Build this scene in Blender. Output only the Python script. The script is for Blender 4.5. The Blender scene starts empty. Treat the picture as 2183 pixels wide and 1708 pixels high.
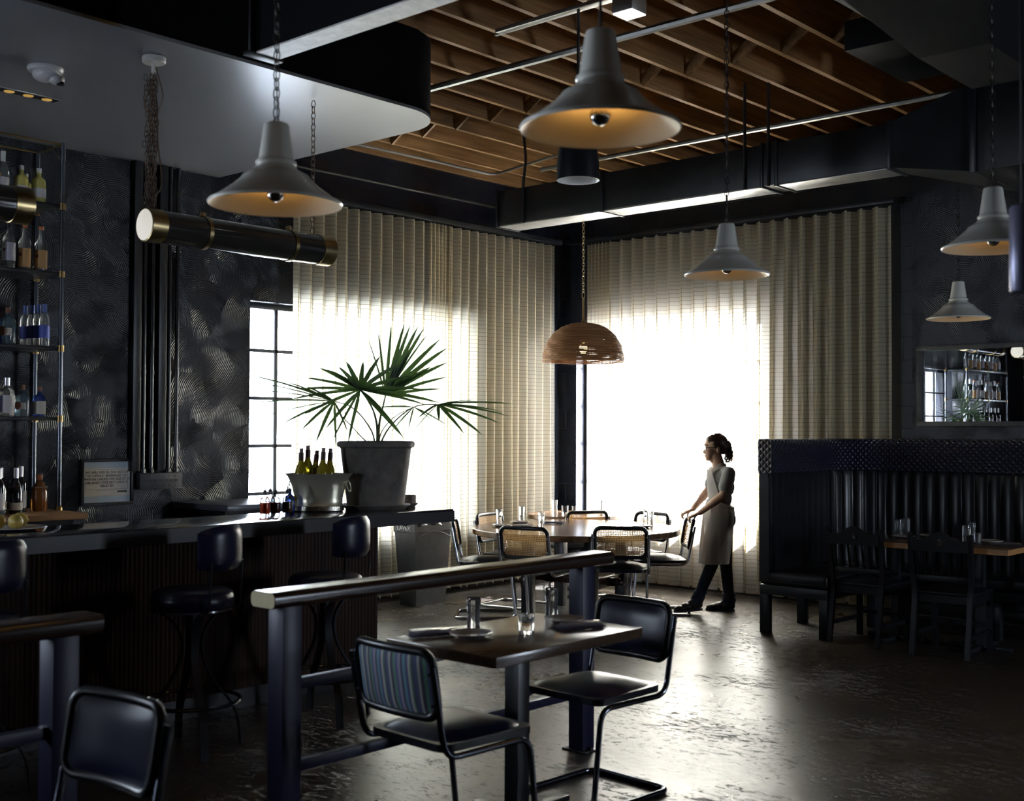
import bpy, bmesh, math, random
from math import pi, sin, cos, radians, sqrt, atan2
from mathutils import Vector, Matrix, Quaternion
random.seed(7)
scene = bpy.context.scene
C = scene.collection
# ------------------------------------------------------------ camera
YAW, PIT, ROLL, EYE = .7298, .02427, -.003787, 1.58
cam_d = bpy.data.cameras.new('camera'); cam = bpy.data.objects.new('camera', cam_d); C.objects.link(cam)
R0 = Vector((cos(YAW), sin(YAW), 0)); F0 = Vector((-sin(YAW), cos(YAW), 0)); Z0 = Vector((0, 0, 1))
F = F0 * cos(PIT) + Z0 * sin(PIT); U = Z0 * cos(PIT) - F0 * sin(PIT)
CX = R0 * cos(ROLL) - U * sin(ROLL); CY = R0 * sin(ROLL) + U * cos(ROLL)
M = Matrix((CX, CY, -F)).transposed().to_4x4(); M.translation = Vector((0, 0, EYE))
cam.matrix_world = M
cam_d.sensor_fit = 'HORIZONTAL'; cam_d.sensor_width = 36; cam_d.lens = 2543 / 2183 * 36
cam_d.clip_start = .05; cam_d.clip_end = 200
cam_d.dof.use_dof = True; cam_d.dof.focus_distance = 10.0; cam_d.dof.aperture_fstop = 3.4
scene.camera = cam
# ------------------------------------------------------------ exposure, render look
vs = scene.view_settings
scene.display_settings.display_device = 'sRGB'
vs.view_transform = 'Standard'; vs.look = 'None'; vs.gamma = 1; vs.use_curve_mapping = False
vs.exposure = 1.55
scene.render.film_transparent = False
cy = scene.cycles
cy.use_denoising = True
try: cy.denoiser = 'OPENIMAGEDENOISE'
except Exception: pass
cy.max_bounces = 10; cy.diffuse_bounces = 4; cy.glossy_bounces = 4; cy.transmission_bounces = 8
cy.transparent_max_bounces = 12; cy.caustics_reflective = False; cy.caustics_refractive = False
cy.sample_clamp_indirect = 6; cy.blur_glossy = 1.0
# ------------------------------------------------------------ daylight
world = bpy.data.worlds.new('daylight'); scene.world = world; world.use_nodes = True
wn = world.node_tree.nodes; wl = world.node_tree.links
bg = wn['Background']; bg.inputs['Color'].default_value = (.80, .88, 1.0, 1); bg.inputs['Strength'].default_value = 14.0
def light(name, kind, loc, energy, color=(1, 1, 1), **kw):
    d = bpy.data.lights.new(name, kind); o = bpy.data.objects.new(name, d); C.objects.link(o)
    o.location = loc; d.energy = energy; d.color = color
    for k, v in kw.items(): setattr(d, k, v)
    return o
sun = light('sun', 'SUN', (0, 14, 12), 260.0, (1.0, .95, .86), angle=radians(.6))
sun.rotation_euler = Vector((.17, -1, -1.12)).to_track_quat('-Z', 'Y').to_euler()
def portal(loc, sx, sy, rot):
    o = light('window_daylight_portal', 'AREA', loc, 1.0); o.data.shape = 'RECTANGLE'; o.data.size = sx; o.data.size_y = sy
    o.rotation_euler = rot; o.data.cycles.is_portal = True
# window openings: (axis, fixed, from, to, z0, z1)
WA, WB = -8.3, 10.05            # inner faces of the left and the far wall
XR, YN = 3.6, -4.6              # inner faces of the right and the near wall
WZ0, WZ1 = .60, 2.655
WIN1 = (5.98, 8.55); WIN2 = (-8.06, -5.80); WIN3 = (-.95, 1.1); FILL_WIN4 = (-6.9, -6.25); FILL_WIN5 = (7.4, 8.3)  # last two openings are unseen, added to supply soft front light
zc = (WZ0 + WZ1) / 2; hh = WZ1 - WZ0
portal((WA - .28, sum(WIN1) / 2, zc), WIN1[1] - WIN1[0], hh, (radians(90), 0, radians(-90)))
portal((sum(WIN2) / 2, WB + .28, zc), WIN2[1] - WIN2[0], hh, (radians(90), 0, radians(180)))
portal((WA - .28, sum(WIN3) / 2, zc), WIN3[1] - WIN3[0], hh, (radians(90), 0, radians(-90)))
portal((sum(FILL_WIN4) / 2, YN - .28, zc), FILL_WIN4[1] - FILL_WIN4[0], hh, (radians(90), 0, 0))
portal((XR + .28, sum(FILL_WIN5) / 2, zc), FILL_WIN5[1] - FILL_WIN5[0], hh, (radians(90), 0, radians(90)))

# ------------------------------------------------------------ material helpers
def new_mat(name):
    m = bpy.data.materials.new(name); m.use_nodes = True; return m, m.node_tree.nodes, m.node_tree.links
def setv(node, **kw):
    for k, v in kw.items():
        if k in node.inputs: node.inputs[k].default_value = v
def col(c): return (c[0], c[1], c[2], 1)
MATS = {}
def pm(name, c, rough=.5, metal=0, spec=.5, bump=0, bscale=60, var=0, vscale=8, coat=0, sheen=0, emit=None, es=0, trans=0, ior=1.45, bdist=.002):
    """plain principled material with optional noise colour variation and noise bump"""
    if name in MATS: return MATS[name]
    m, n, l = new_mat(name); b = n['Principled BSDF']
    setv(b, **{'Base Color': col(c), 'Roughness': rough, 'Metallic': metal, 'Specular IOR Level': spec, 'Coat Weight': coat, 'Coat Roughness': .08,
               'Sheen Weight': sheen, 'Transmission Weight': trans, 'IOR': ior})
    if emit: setv(b, **{'Emission Color': col(emit), 'Emission Strength': es})
    if var or bump:
        tc = n.new('ShaderNodeTexCoord')
    if var:
        t = n.new('ShaderNodeTexNoise'); setv(t, Scale=vscale, Detail=6, Roughness=.65); l.new(tc.outputs['Object'], t.inputs['Vector'])
        r = n.new('ShaderNodeValToRGB'); r.color_ramp.elements[0].position = .3; r.color_ramp.elements[1].position = .72
        r.color_ramp.elements[0].color = col([x * (1 - var) for x in c]); r.color_ramp.elements[1].color = col([min(1, x * (1 + var)) for x in c])
        l.new(t.outputs['Fac'], r.inputs['Fac']); l.new(r.outputs['Color'], b.inputs['Base Color'])
    if bump:
        t = n.new('ShaderNodeTexNoise'); setv(t, Scale=bscale, Detail=4); l.new(tc.outputs['Object'], t.inputs['Vector'])
        bp = n.new('ShaderNodeBump'); setv(bp, Strength=bump, Distance=bdist); l.new(t.outputs['Fac'], bp.inputs['Height']); l.new(bp.outputs['Normal'], b.inputs['Normal'])
    MATS[name] = m; return m
def math_node(n, l, op, a, b=None, c=None):
    x = n.new('ShaderNodeMath'); x.operation = op
    for i, v in enumerate((a, b, c)):
        if v is None: continue
        if hasattr(v, 'is_linked') or hasattr(v, 'links'): l.new(v, x.inputs[i])
        else: x.inputs[i].default_value = v
    return x.outputs[0]
def vmath(n, l, op, a, b=None):
    x = n.new('ShaderNodeVectorMath'); x.operation = op
    for i, v in enumerate((a, b)):
        if v is None: continue
        if hasattr(v, 'links'): l.new(v, x.inputs[i])
        elif op == 'SCALE' and i == 1: x.inputs['Scale'].default_value = v
        else: x.inputs[i].default_value = v
    return x
def flat_vec(n, l, ax, oriented=None):
    """2D wall coordinates from object space: ax = 'yz', 'xz' or 'xy'"""
    tc = n.new('ShaderNodeTexCoord'); s = n.new('ShaderNodeSeparateXYZ'); l.new(tc.outputs['Object'], s.inputs[0])
    cb = n.new('ShaderNodeCombineXYZ'); l.new(s.outputs['XYZ'.index(ax[0].upper())], cb.inputs[0]); l.new(s.outputs['XYZ'.index(ax[1].upper())], cb.inputs[1])
    return tc, s, cb
def trowel_mat(name, ax, gloss=.3, strength=1.0, base=(.011, .013, .020), block_from=None, spec=.5):
    """dark painted plaster combed in overlapping fans; painted concrete block where block_from says"""
    m, n, l = new_mat(name); b = n['Principled BSDF']
    tc, s, cb = flat_vec(n, l, ax)
    wob = n.new('ShaderNodeTexNoise'); setv(wob, Scale=5, Detail=2); l.new(cb.outputs[0], wob.inputs['Vector'])
    wv = vmath(n, l, 'SCALE', wob.outputs['Color'], .035).outputs[0]
    p = vmath(n, l, 'ADD', cb.outputs[0], wv).outputs[0]
    hts = []
    for k, (sc, off) in enumerate(((2.6, .0), (4.1, 3.7))):
        po = vmath(n, l, 'ADD', p, (off, off * 1.7, 0)).outputs[0]
        v = n.new('ShaderNodeTexVoronoi'); v.voronoi_dimensions = '2D'; setv(v, Scale=sc, Randomness=1.0); l.new(po, v.inputs['Vector'])
        ro = vmath(n, l, 'SUBTRACT', v.outputs['Color'], (.5, .5, .5)).outputs[0]
        ro = vmath(n, l, 'MULTIPLY', ro, (.7, .7, 0)).outputs[0]
        d = vmath(n, l, 'SUBTRACT', po, v.outputs['Position']).outputs[0]
        d = vmath(n, l, 'ADD', d, ro).outputs[0]
        ln = vmath(n, l, 'LENGTH', d).outputs['Value']
        w = math_node(n, l, 'SINE', math_node(n, l, 'MULTIPLY', ln, 2 * pi / .0150))
        hts.append(w)
    sel = n.new('ShaderNodeTexNoise'); setv(sel, Scale=2.2, Detail=2); l.new(cb.outputs[0], sel.inputs['Vector'])
    k = math_node(n, l, 'GREATER_THAN', sel.outputs['Fac'], .52)
    mx = n.new('ShaderNodeMix'); l.new(k, mx.inputs[0]); l.new(hts[0], mx.inputs[2]); l.new(hts[1], mx.inputs[3])
    comb = mx.outputs[0]
    fine = n.new('ShaderNodeTexNoise'); setv(fine, Scale=70, Detail=5, Roughness=.7); l.new(cb.outputs[0], fine.inputs['Vector'])
    msk = n.new('ShaderNodeTexNoise'); setv(msk, Scale=4.5, Detail=3); l.new(cb.outputs[0], msk.inputs['Vector'])
    mr = n.new('ShaderNodeMapRange'); l.new(msk.outputs['Fac'], mr.inputs[0]); setv(mr, **{'From Min': .42, 'From Max': .60, 'To Min': .12, 'To Max': 1.0})
    h = math_node(n, l, 'MULTIPLY', comb, mr.outputs[0])
    h = math_node(n, l, 'ADD', h, math_node(n, l, 'MULTIPLY', fine.outputs['Fac'], 1.6))
    if block_from:
        br = n.new('ShaderNodeTexBrick'); l.new(cb.outputs[0], br.inputs['Vector'])
        setv(br, **{'Scale': 1.0, 'Mortar Size': .006, 'Mortar Smooth': .4, 'Brick Width': .40, 'Row Height': .20, 'Color1': (1, 1, 1, 1), 'Color2': (1, 1, 1, 1), 'Mortar': (0, 0, 0, 1)})
        h2 = math_node(n, l, 'ADD', math_node(n, l, 'MULTIPLY', br.outputs['Fac'], -3.5), math_node(n, l, 'MULTIPLY', fine.outputs['Fac'], 1.6))
        # block where coordinate test passes
        tests = []
        for (axis, op, val) in block_from:
            tests.append(math_node(n, l, op, s.outputs['XYZ'.index(axis.upper())], val))
        kk = tests[0]
        for t in tests[1:]: kk = math_node(n, l, 'MULTIPLY', kk, t)
        m2 = n.new('ShaderNodeMix'); l.new(kk, m2.inputs[0]); l.new(h, m2.inputs[2]); l.new(h2, m2.inputs[3]); h = m2.outputs[0]
    bp = n.new('ShaderNodeBump'); setv(bp, Strength=strength, Distance=.0011); l.new(h, bp.inputs['Height']); l.new(bp.outputs['Normal'], b.inputs['Normal'])
    setv(b, **{'Base Color': col(base), 'Roughness': gloss, 'Specular IOR Level': spec})
    return m
def wood_mat(name, c1, c2, rough=.5, scale=(1, 1, 1), ring=14, bump=.2, spec=.4):
    m, n, l = new_mat(name); b = n['Principled BSDF']
    tc = n.new('ShaderNodeTexCoord'); mp = n.new('ShaderNodeMapping'); mp.inputs['Scale'].default_value = scale; l.new(tc.outputs['Object'], mp.inputs[0])
    t = n.new('ShaderNodeTexNoise'); setv(t, Scale=ring, Detail=5, Roughness=.6, Distortion=.6); l.new(mp.outputs[0], t.inputs['Vector'])
    r = n.new('ShaderNodeValToRGB'); r.color_ramp.elements[0].position = .32; r.color_ramp.elements[1].position = .68
    r.color_ramp.elements[0].color = col(c1); r.color_ramp.elements[1].color = col(c2)
    l.new(t.outputs['Fac'], r.inputs['Fac']); l.new(r.outputs['Color'], b.inputs['Base Color'])
    bp = n.new('ShaderNodeBump'); setv(bp, Strength=bump, Distance=.002); l.new(t.outputs['Fac'], bp.inputs['Height']); l.new(bp.outputs['Normal'], b.inputs['Normal'])
    setv(b, Roughness=rough, **{'Specular IOR Level': spec}); return m
def floor_mat():
    m, n, l = new_mat('stained_concrete'); b = n['Principled BSDF']
    tc = n.new('ShaderNodeTexCoord')
    t = n.new('ShaderNodeTexNoise'); setv(t, Scale=1.1, Detail=9, Roughness=.68, Distortion=.5); l.new(tc.outputs['Object'], t.inputs['Vector'])
    r = n.new('ShaderNodeValToRGB'); e = r.color_ramp.elements; e[0].position = .33; e[0].color = (.014, .009, .006, 1); e[1].position = .7; e[1].color = (.075, .053, .036, 1)
    e2 = r.color_ramp.elements.new(.52); e2.color = (.036, .025, .017, 1)
    l.new(t.outputs['Fac'], r.inputs['Fac'])
    # worn-through flakes
    mp = n.new('ShaderNodeMapping'); mp.inputs['Rotation'].default_value = (0, 0, .5); mp.inputs['Scale'].default_value = (1.0, 2.4, 1); l.new(tc.outputs['Object'], mp.inputs[0])
    f = n.new('ShaderNodeTexNoise'); setv(f, Scale=11, Detail=8, Roughness=.75, Distortion=1.2); l.new(mp.outputs[0], f.inputs['Vector'])
    a = n.new('ShaderNodeTexNoise'); setv(a, Scale=1.2, Detail=3); l.new(tc.outputs['Object'], a.inputs['Vector'])
    fa = math_node(n, l, 'ADD', f.outputs['Fac'], math_node(n, l, 'MULTIPLY', a.outputs['Fac'], .38))
    fl = n.new('ShaderNodeMapRange'); l.new(fa, fl.inputs[0]); setv(fl, **{'From Min': .755, 'From Max': .79})
    mx = n.new('ShaderNodeMix'); mx.data_type = 'RGBA'; l.new(fl.outputs[0], mx.inputs[0]); l.new(r.outputs['Color'], mx.inputs[6]); mx.inputs[7].default_value = (.010, .007, .006, 1)
    l.new(mx.outputs[2], b.inputs['Base Color'])
    rr = n.new('ShaderNodeMapRange'); l.new(t.outputs['Fac'], rr.inputs[0]); setv(rr, **{'From Min': .3, 'From Max': .7, 'To Min': .36, 'To Max': .24})
    r2 = math_node(n, l, 'ADD', rr.outputs[0], math_node(n, l, 'MULTIPLY', fl.outputs[0], .35)); l.new(r2, b.inputs['Roughness'])
    f2 = n.new('ShaderNodeTexNoise'); setv(f2, Scale=18, Detail=8, Roughness=.7); l.new(tc.outputs['Object'], f2.inputs['Vector'])
    h = math_node(n, l, 'SUBTRACT', math_node(n, l, 'MULTIPLY', f2.outputs['Fac'], 1.1), fl.outputs[0])
    bp = n.new('ShaderNodeBump'); setv(bp, Strength=.5, Distance=.004); l.new(h, bp.inputs['Height']); l.new(bp.outputs['Normal'], b.inputs['Normal'])
    setv(b, **{'Specular IOR Level': .9}); return m
def curtain_mat(name, hcol, ax):
    m, n, l = new_mat(name); b = n['Principled BSDF']; out = n['Material Output']
    tc = n.new('ShaderNodeTexCoord'); s = n.new('ShaderNodeSeparateXYZ'); l.new(tc.outputs['UV'], s.inputs[0])
    def line(src, per, w):
        fr = math_node(n, l, 'FRACT', math_node(n, l, 'DIVIDE', src, per)); return math_node(n, l, 'LESS_THAN', fr, w)
    h = line(s.outputs[1], .039, .09); v = line(s.outputs[0], .0205, .10)
    wv = n.new('ShaderNodeTexNoise'); setv(wv, Scale=90, Detail=3); l.new(tc.outputs['UV'], wv.inputs['Vector'])
    c0 = n.new('ShaderNodeMix'); c0.data_type = 'RGBA'; l.new(wv.outputs['Fac'], c0.inputs[0]); c0.inputs[6].default_value = (.66, .605, .47, 1); c0.inputs[7].default_value = (.80, .75, .61, 1)
    c1 = n.new('ShaderNodeMix'); c1.data_type = 'RGBA'; l.new(math_node(n, l, 'MULTIPLY', v, .25), c1.inputs[0]); l.new(c0.outputs[2], c1.inputs[6]); c1.inputs[7].default_value = (.33, .24, .13, 1)
    c2 = n.new('ShaderNodeMix'); c2.data_type = 'RGBA'; l.new(math_node(n, l, 'MULTIPLY', h, .85), c2.inputs[0]); l.new(c1.outputs[2], c2.inputs[6]); c2.inputs[7].default_value = (.20, .11, .05, 1)
    setv(b, Roughness=.9, **{'Specular IOR Level': .1}); l.new(c2.outputs[2], b.inputs['Base Color'])
    tl = n.new('ShaderNodeBsdfTranslucent'); l.new(c2.outputs[2], tl.inputs['Color'])
    m1 = n.new('ShaderNodeMixShader'); m1.inputs[0].default_value = .62; l.new(b.outputs[0], m1.inputs[1]); l.new(tl.outputs[0], m1.inputs[2])
    tr = n.new('ShaderNodeBsdfTransparent'); l.new(c2.outputs[2], tr.inputs['Color'])
    m2 = n.new('ShaderNodeMixShader'); l.new(math_node(n, l, 'SUBTRACT', .30, math_node(n, l, 'MULTIPLY', h, .18)), m2.inputs[0]); l.new(m1.outputs[0], m2.inputs[1]); l.new(tr.outputs[0], m2.inputs[2])
    l.new(m2.outputs[0], out.inputs['Surface']); return m
def glass_mat(name, tint=(1, 1, 1), refl=.9, dirty=0):
    m, n, l = new_mat(name); out = n['Material Output']; n.remove(n['Principled BSDF'])
    tr = n.new('ShaderNodeBsdfTransparent'); tr.inputs['Color'].default_value = col(tint)
    gl = n.new('ShaderNodeBsdfGlossy'); gl.inputs['Roughness'].default_value = .03
    fr = n.new('ShaderNodeFresnel'); fr.inputs['IOR'].default_value = 1.5
    mx = n.new('ShaderNodeMixShader'); l.new(math_node(n, l, 'MULTIPLY', fr.outputs[0], refl), mx.inputs[0]); l.new(tr.outputs[0], mx.inputs[1]); l.new(gl.outputs[0], mx.inputs[2])
    if dirty:
        df = n.new('ShaderNodeBsdfTranslucent'); df.inputs['Color'].default_value = (.9, .93, 1, 1)
        m3 = n.new('ShaderNodeMixShader'); m3.inputs[0].default_value = dirty; l.new(mx.outputs[0], m3.inputs[1]); l.new(df.outputs[0], m3.inputs[2]); mx = m3
    l.new(mx.outputs[0], out.inputs['Surface']); return m
def liquid_glass(name, c, rough=.05, trans=.85):
    return pm(name, c, rough=rough, trans=trans, ior=1.45, spec=.6)

# ------------------------------------------------------------ mesh helpers
def NB(): return bmesh.new()
def box(bm, x0, x1, y0, y1, z0, z1, bev=0, mat=None, seg=2):
    r = bmesh.ops.create_cube(bm, size=1.0); vs_ = r['verts']
    for v in vs_:
        v.co = Vector((x0 + (v.co.x + .5) * (x1 - x0), y0 + (v.co.y + .5) * (y1 - y0), z0 + (v.co.z + .5) * (z1 - z0)))
        if mat is not None: v.co = mat @ v.co
    if bev:
        es = set(e for v in vs_ for e in v.link_edges)
        bmesh.ops.bevel(bm, geom=list(es), offset=bev, segments=seg, affect='EDGES', profile=.5)
    return vs_
def tube(bm, pts, r, seg=8, closed=False, cap=True, flat=None):
    """sweep a circle (or flat=(w,h) rectangle) along points"""
    pts = [Vector(p) for p in pts]; N = len(pts); rs = r if isinstance(r, (list, tuple)) else [r] * N
    rings = []; up = None
    for i, p in enumerate(pts):
        a = pts[(i - 1) % N] if (closed or i > 0) else p; b_ = pts[(i + 1) % N] if (closed or i < N - 1) else p
        t = (b_ - a).normalized() if (b_ - a).length > 1e-9 else Vector((0, 0, 1))
        if up is None:
            up = Vector((0, 0, 1)) if abs(t.z) < .9 else Vector((1, 0, 0))
        up = (up - t * up.dot(t));
        if up.length < 1e-6: up = t.orthogonal()
        up.normalize(); sd = t.cross(up)
        ring = []
        if flat:
            w, h_ = flat
            for (u_, v_) in ((-1, -1), (1, -1), (1, 1), (-1, 1)): ring.append(bm.verts.new(p + sd * (u_ * w / 2) + up * (v_ * h_ / 2)))
        else:
            for k in range(seg):
                an = 2 * pi * k / seg; ring.append(bm.verts.new(p + (sd * cos(an) + up * sin(an)) * rs[i]))
        rings.append(ring)
    S = len(rings[0])
    for i in range(N if closed else N - 1):
        A, B = rings[i], rings[(i + 1) % N]
        for k in range(S):
            try: bm.faces.new((A[k], A[(k + 1) % S], B[(k + 1) % S], B[k]))
            except ValueError: pass
    if cap and not closed:
        bm.faces.new(list(reversed(rings[0]))); bm.faces.new(rings[-1])
def lathe(bm, prof, c=(0, 0, 0), seg=28, sx=1, sy=1, mat=None):
    c = Vector(c); rings = []
    for (r, z) in prof:
        ring = []
        if r < 1e-5:
            v = bm.verts.new(c + Vector((0, 0, z))); ring = [v] * seg
        else:
            for k in range(seg):
                a = 2 * pi * k / seg; ring.append(bm.verts.new(c + Vector((r * sx * cos(a), r * sy * sin(a), z))))
        rings.append(ring)
    for i in range(len(rings) - 1):
        A, B = rings[i], rings[i + 1]
        for k in range(seg):
            q = [A[k], A[(k + 1) % seg], B[(k + 1) % seg], B[k]]; u = []
            for v in q:
                if v not in u: u.append(v)
            if len(u) > 2:
                try: bm.faces.new(u)
                except ValueError: pass
    if mat is not None:
        for v in set(v for rr in rings for v in rr): v.co = mat @ v.co
def prism(bm, poly, fn0, fn1):
    """two copies of a 2D polygon placed by fn0 and fn1, joined"""
    a = [bm.verts.new(fn0(p)) for p in poly]; b_ = [bm.verts.new(fn1(p)) for p in poly]; n = len(poly)
    for k in range(n): bm.faces.new((a[k], a[(k + 1) % n], b_[(k + 1) % n], b_[k]))
    bm.faces.new(list(reversed(a))); bm.faces.new(b_)
def surf(bm, fn, nu, nv, closed_u=False, uvfn=None):
    g = [[bm.verts.new(fn(i / nu, j / nv)) for j in range(nv + 1)] for i in range(nu if closed_u else nu + 1)]
    uv = bm.loops.layers.uv.verify() if uvfn else None
    NU = len(g)
    for i in range(nu):
        for j in range(nv):
            i2 = (i + 1) % NU
            f = bm.faces.new((g[i][j], g[i2][j], g[i2][j + 1], g[i][j + 1]))
            if uvfn:
                for lp, (a, b_) in zip(f.loops, ((i, j), (i + 1, j), (i + 1, j + 1), (i, j + 1))): lp[uv].uv = uvfn(a / nu, b_ / nv)
    return g
def ellip(bm, c, r, seg=20, rings=12, mat=None):
    rr = bmesh.ops.create_uvsphere(bm, u_segments=seg, v_segments=rings, radius=1)
    for v in rr['verts']:
        v.co = Vector((v.co.x * r[0], v.co.y * r[1], v.co.z * r[2]))
        if mat is not None: v.co = mat @ v.co
        v.co += Vector(c)
def frustum(bm, p0, p1, r0, r1, seg=16, caps=True):
    """tapered capsule"""
    p0, p1 = Vector(p0), Vector(p1); d = (p1 - p0); L = d.length; q = d.to_track_quat('Z', 'Y').to_matrix()
    prof = []
    for k in range(5): a = pi / 2 * (1 - k / 4); prof.append((r0 * cos(a), -r0 * sin(a)))
    for k in range(5): a = pi / 2 * k / 4; prof.append((r1 * cos(a), L + r1 * sin(a)))
    prof[0] = (0, prof[0][1]); prof[-1] = (0, prof[-1][1])
    mm = Matrix.Translation(p0) @ q.to_4x4(); lathe(bm, prof, (0, 0, 0), seg, mat=mm)
def arc_pts(c, r, a0, a1, n, ax='xy', z=0):
    o = []
    for k in range(n + 1):
        a = a0 + (a1 - a0) * k / n; u_, v_ = c[0] + r * cos(a), c[1] + r * sin(a)
        o.append({'xy': (u_, v_, z), 'xz': (u_, z, v_), 'yz': (z, u_, v_)}[ax])
    return o
def fillet(pts, r, n=5):
    """round the corners of an open polyline"""
    pts = [Vector(p) for p in pts]; o = [pts[0]]
    for i in range(1, len(pts) - 1):
        a = (pts[i - 1] - pts[i]); b_ = (pts[i + 1] - pts[i]); ra = min(r, a.length * .49, b_.length * .49)
        p0 = pts[i] + a.normalized() * ra; p1 = pts[i] + b_.normalized() * ra
        for k in range(n + 1):
            t = k / n; o.append(p0 * (1 - t) ** 2 + pts[i] * 2 * t * (1 - t) + p1 * t * t)
    o.append(pts[-1]); return o
def obj(name, bm, m, parent=None, loc=(0, 0, 0), rotz=0, ang=35, smooth=True, label=None, kind=None):
    me = bpy.data.meshes.new(name)
    bmesh.ops.recalc_face_normals(bm, faces=bm.faces[:]) if name not in ('curtain',) else None
    bm.to_mesh(me); bm.free()
    if smooth:
        me.shade_smooth(); me.set_sharp_from_angle(angle=radians(ang))
    for mm in (m if isinstance(m, (list, tuple)) else [m]): me.materials.append(mm)
    o = bpy.data.objects.new(name, me); C.objects.link(o); o.location = loc; o.rotation_euler = (0, 0, rotz)
    if parent is not None: o.parent = parent
    if label: o['label'] = label
    if kind: o['kind'] = kind
    return o
def tag(o, label, cat, group=None, kind=None):
    o['label'] = label; o['category'] = cat
    if group: o['group'] = group
    if kind: o['kind'] = kind
    return o
def thing(name, label, cat, loc=(0, 0, 0), rotz=0, group=None):
    o = bpy.data.objects.new(name, None); C.objects.link(o); o.empty_display_size = .1
    o.location = loc; o.rotation_euler = (0, 0, rotz); return tag(o, label, cat, group)
def dup(root, loc, rotz, label, group=None):
    r = root.copy(); C.objects.link(r); r.location = loc; r.rotation_euler = (0, 0, rotz); r['label'] = label
    if group: r['group'] = group
    for ch in list(root.children):
        c = ch.copy(); C.objects.link(c); c.parent = r
        for g in list(ch.children):
            d = g.copy(); C.objects.link(d); d.parent = c
    return r
def struct(name, bm, m, parent=None, **kw):
    o = obj(name, bm, m, parent, **kw)
    if parent is None: o['kind'] = 'structure'
    return o
def text_mesh(txt, size, name, m, parent, mat, ext=.0006, align='CENTER'):
    cu = bpy.data.curves.new(name, 'FONT'); cu.body = txt; cu.size = size; cu.align_x = align; cu.align_y = 'CENTER'; cu.extrude = ext; cu.space_line = 1.0
    to = bpy.data.objects.new(name + '_tmp', cu); C.objects.link(to)
    dg = bpy.context.evaluated_depsgraph_get(); me = bpy.data.meshes.new_from_object(to.evaluated_get(dg))
    bpy.data.objects.remove(to); me.transform(mat); me.materials.clear(); me.materials.append(m)
    o = bpy.data.objects.new(name, me); C.objects.link(o); o.parent = parent; return o
# ============================================================ materials
m_wallA = trowel_mat('combed_plaster_left', 'yz', gloss=.22, strength=1.0, spec=.4, base=(.009, .011, .018), block_from=[('y', 'GREATER_THAN', 6.5)])
m_wallB = trowel_mat('combed_plaster_far', 'xz', gloss=.36, strength=.8, block_from=[('x', 'LESS_THAN', -4.32)])
m_wallx = trowel_mat('combed_plaster_side', 'yz', gloss=.5, strength=.5)
m_wally = trowel_mat('combed_plaster_near', 'xz', gloss=.5, strength=.5)
m_floor = floor_mat()
m_joist = wood_mat('joist_pine', (.17, .085, .03), (.36, .20, .08), rough=.6, scale=(14, .7, 14), ring=2.2, bump=.3)
m_deck = wood_mat('deck_boards', (.07, .035, .014), (.14, .075, .03), rough=.7, scale=(.7, 6, 1), ring=2)
m_steel_black = pm('black_steel', (.012, .013, .016), rough=.35, spec=.5)
m_duct = pm('painted_duct', (.028, .029, .031), rough=.38, metal=.55, var=.25, vscale=5, bump=.08, bscale=3)
m_soffit = pm('satin_soffit_paint', (.16, .17, .19), rough=.32, spec=.9, bump=.04, bscale=2.5, bdist=.01)
m_soffit_side = pm('black_soffit_edge', (.004, .004, .005), rough=.75, spec=.05)
m_glass_win = glass_mat('window_glass', (.96, .98, 1), dirty=.0)
m_glass_frost = glass_mat('dusty_window_glass', (.9, .93, 1), dirty=.25)
m_sill = pm('painted_sill', (.55, .55, .56), rough=.5)
m_curtA = curtain_mat('striped_linen', None, 'yz')
m_pipe = pm('galvanised_conduit', (.30, .30, .29), rough=.35, metal=.9)
m_pipe_dark = pm('blackened_pipe', (.05, .05, .05), rough=.35, metal=.6)

# ============================================================ room shell
TOP = 4.42
bm = NB(); box(bm, WA - .35, XR + .3, YN - .3, WB + .35, -.2, 0); struct('floor', bm, m_floor, smooth=False)
def wall(name, m, ax, inner, outer, a0, a1, holes):
    bm = NB(); lo, hi = min(inner, outer), max(inner, outer)
    def seg(u0, u1, z0, z1):
        if ax == 'x': box(bm, lo, hi, u0, u1, z0, z1)
        else: box(bm, u0, u1, lo, hi, z0, z1)
    cur = a0
    for (h0, h1) in sorted(holes):
        seg(cur, h0, 0, TOP); seg(h0, h1, 0, WZ0); seg(h0, h1, WZ1, TOP); cur = h1
    seg(cur, a1, 0, TOP)
    return struct(name, bm, m, smooth=False)
wall('wall_left', m_wallA, 'x', WA, WA - .3, YN - .3, WB + .3, [WIN1, WIN3])
wall('wall_far', m_wallB, 'y', WB, WB + .3, WA, XR + .3, [WIN2])
wall('wall_right', m_wallx, 'x', XR, XR + .3, YN - .3, WB, [FILL_WIN5])
wall('wall_near', m_wally, 'y', YN, YN - .3, WA, XR, [FILL_WIN4])

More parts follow.
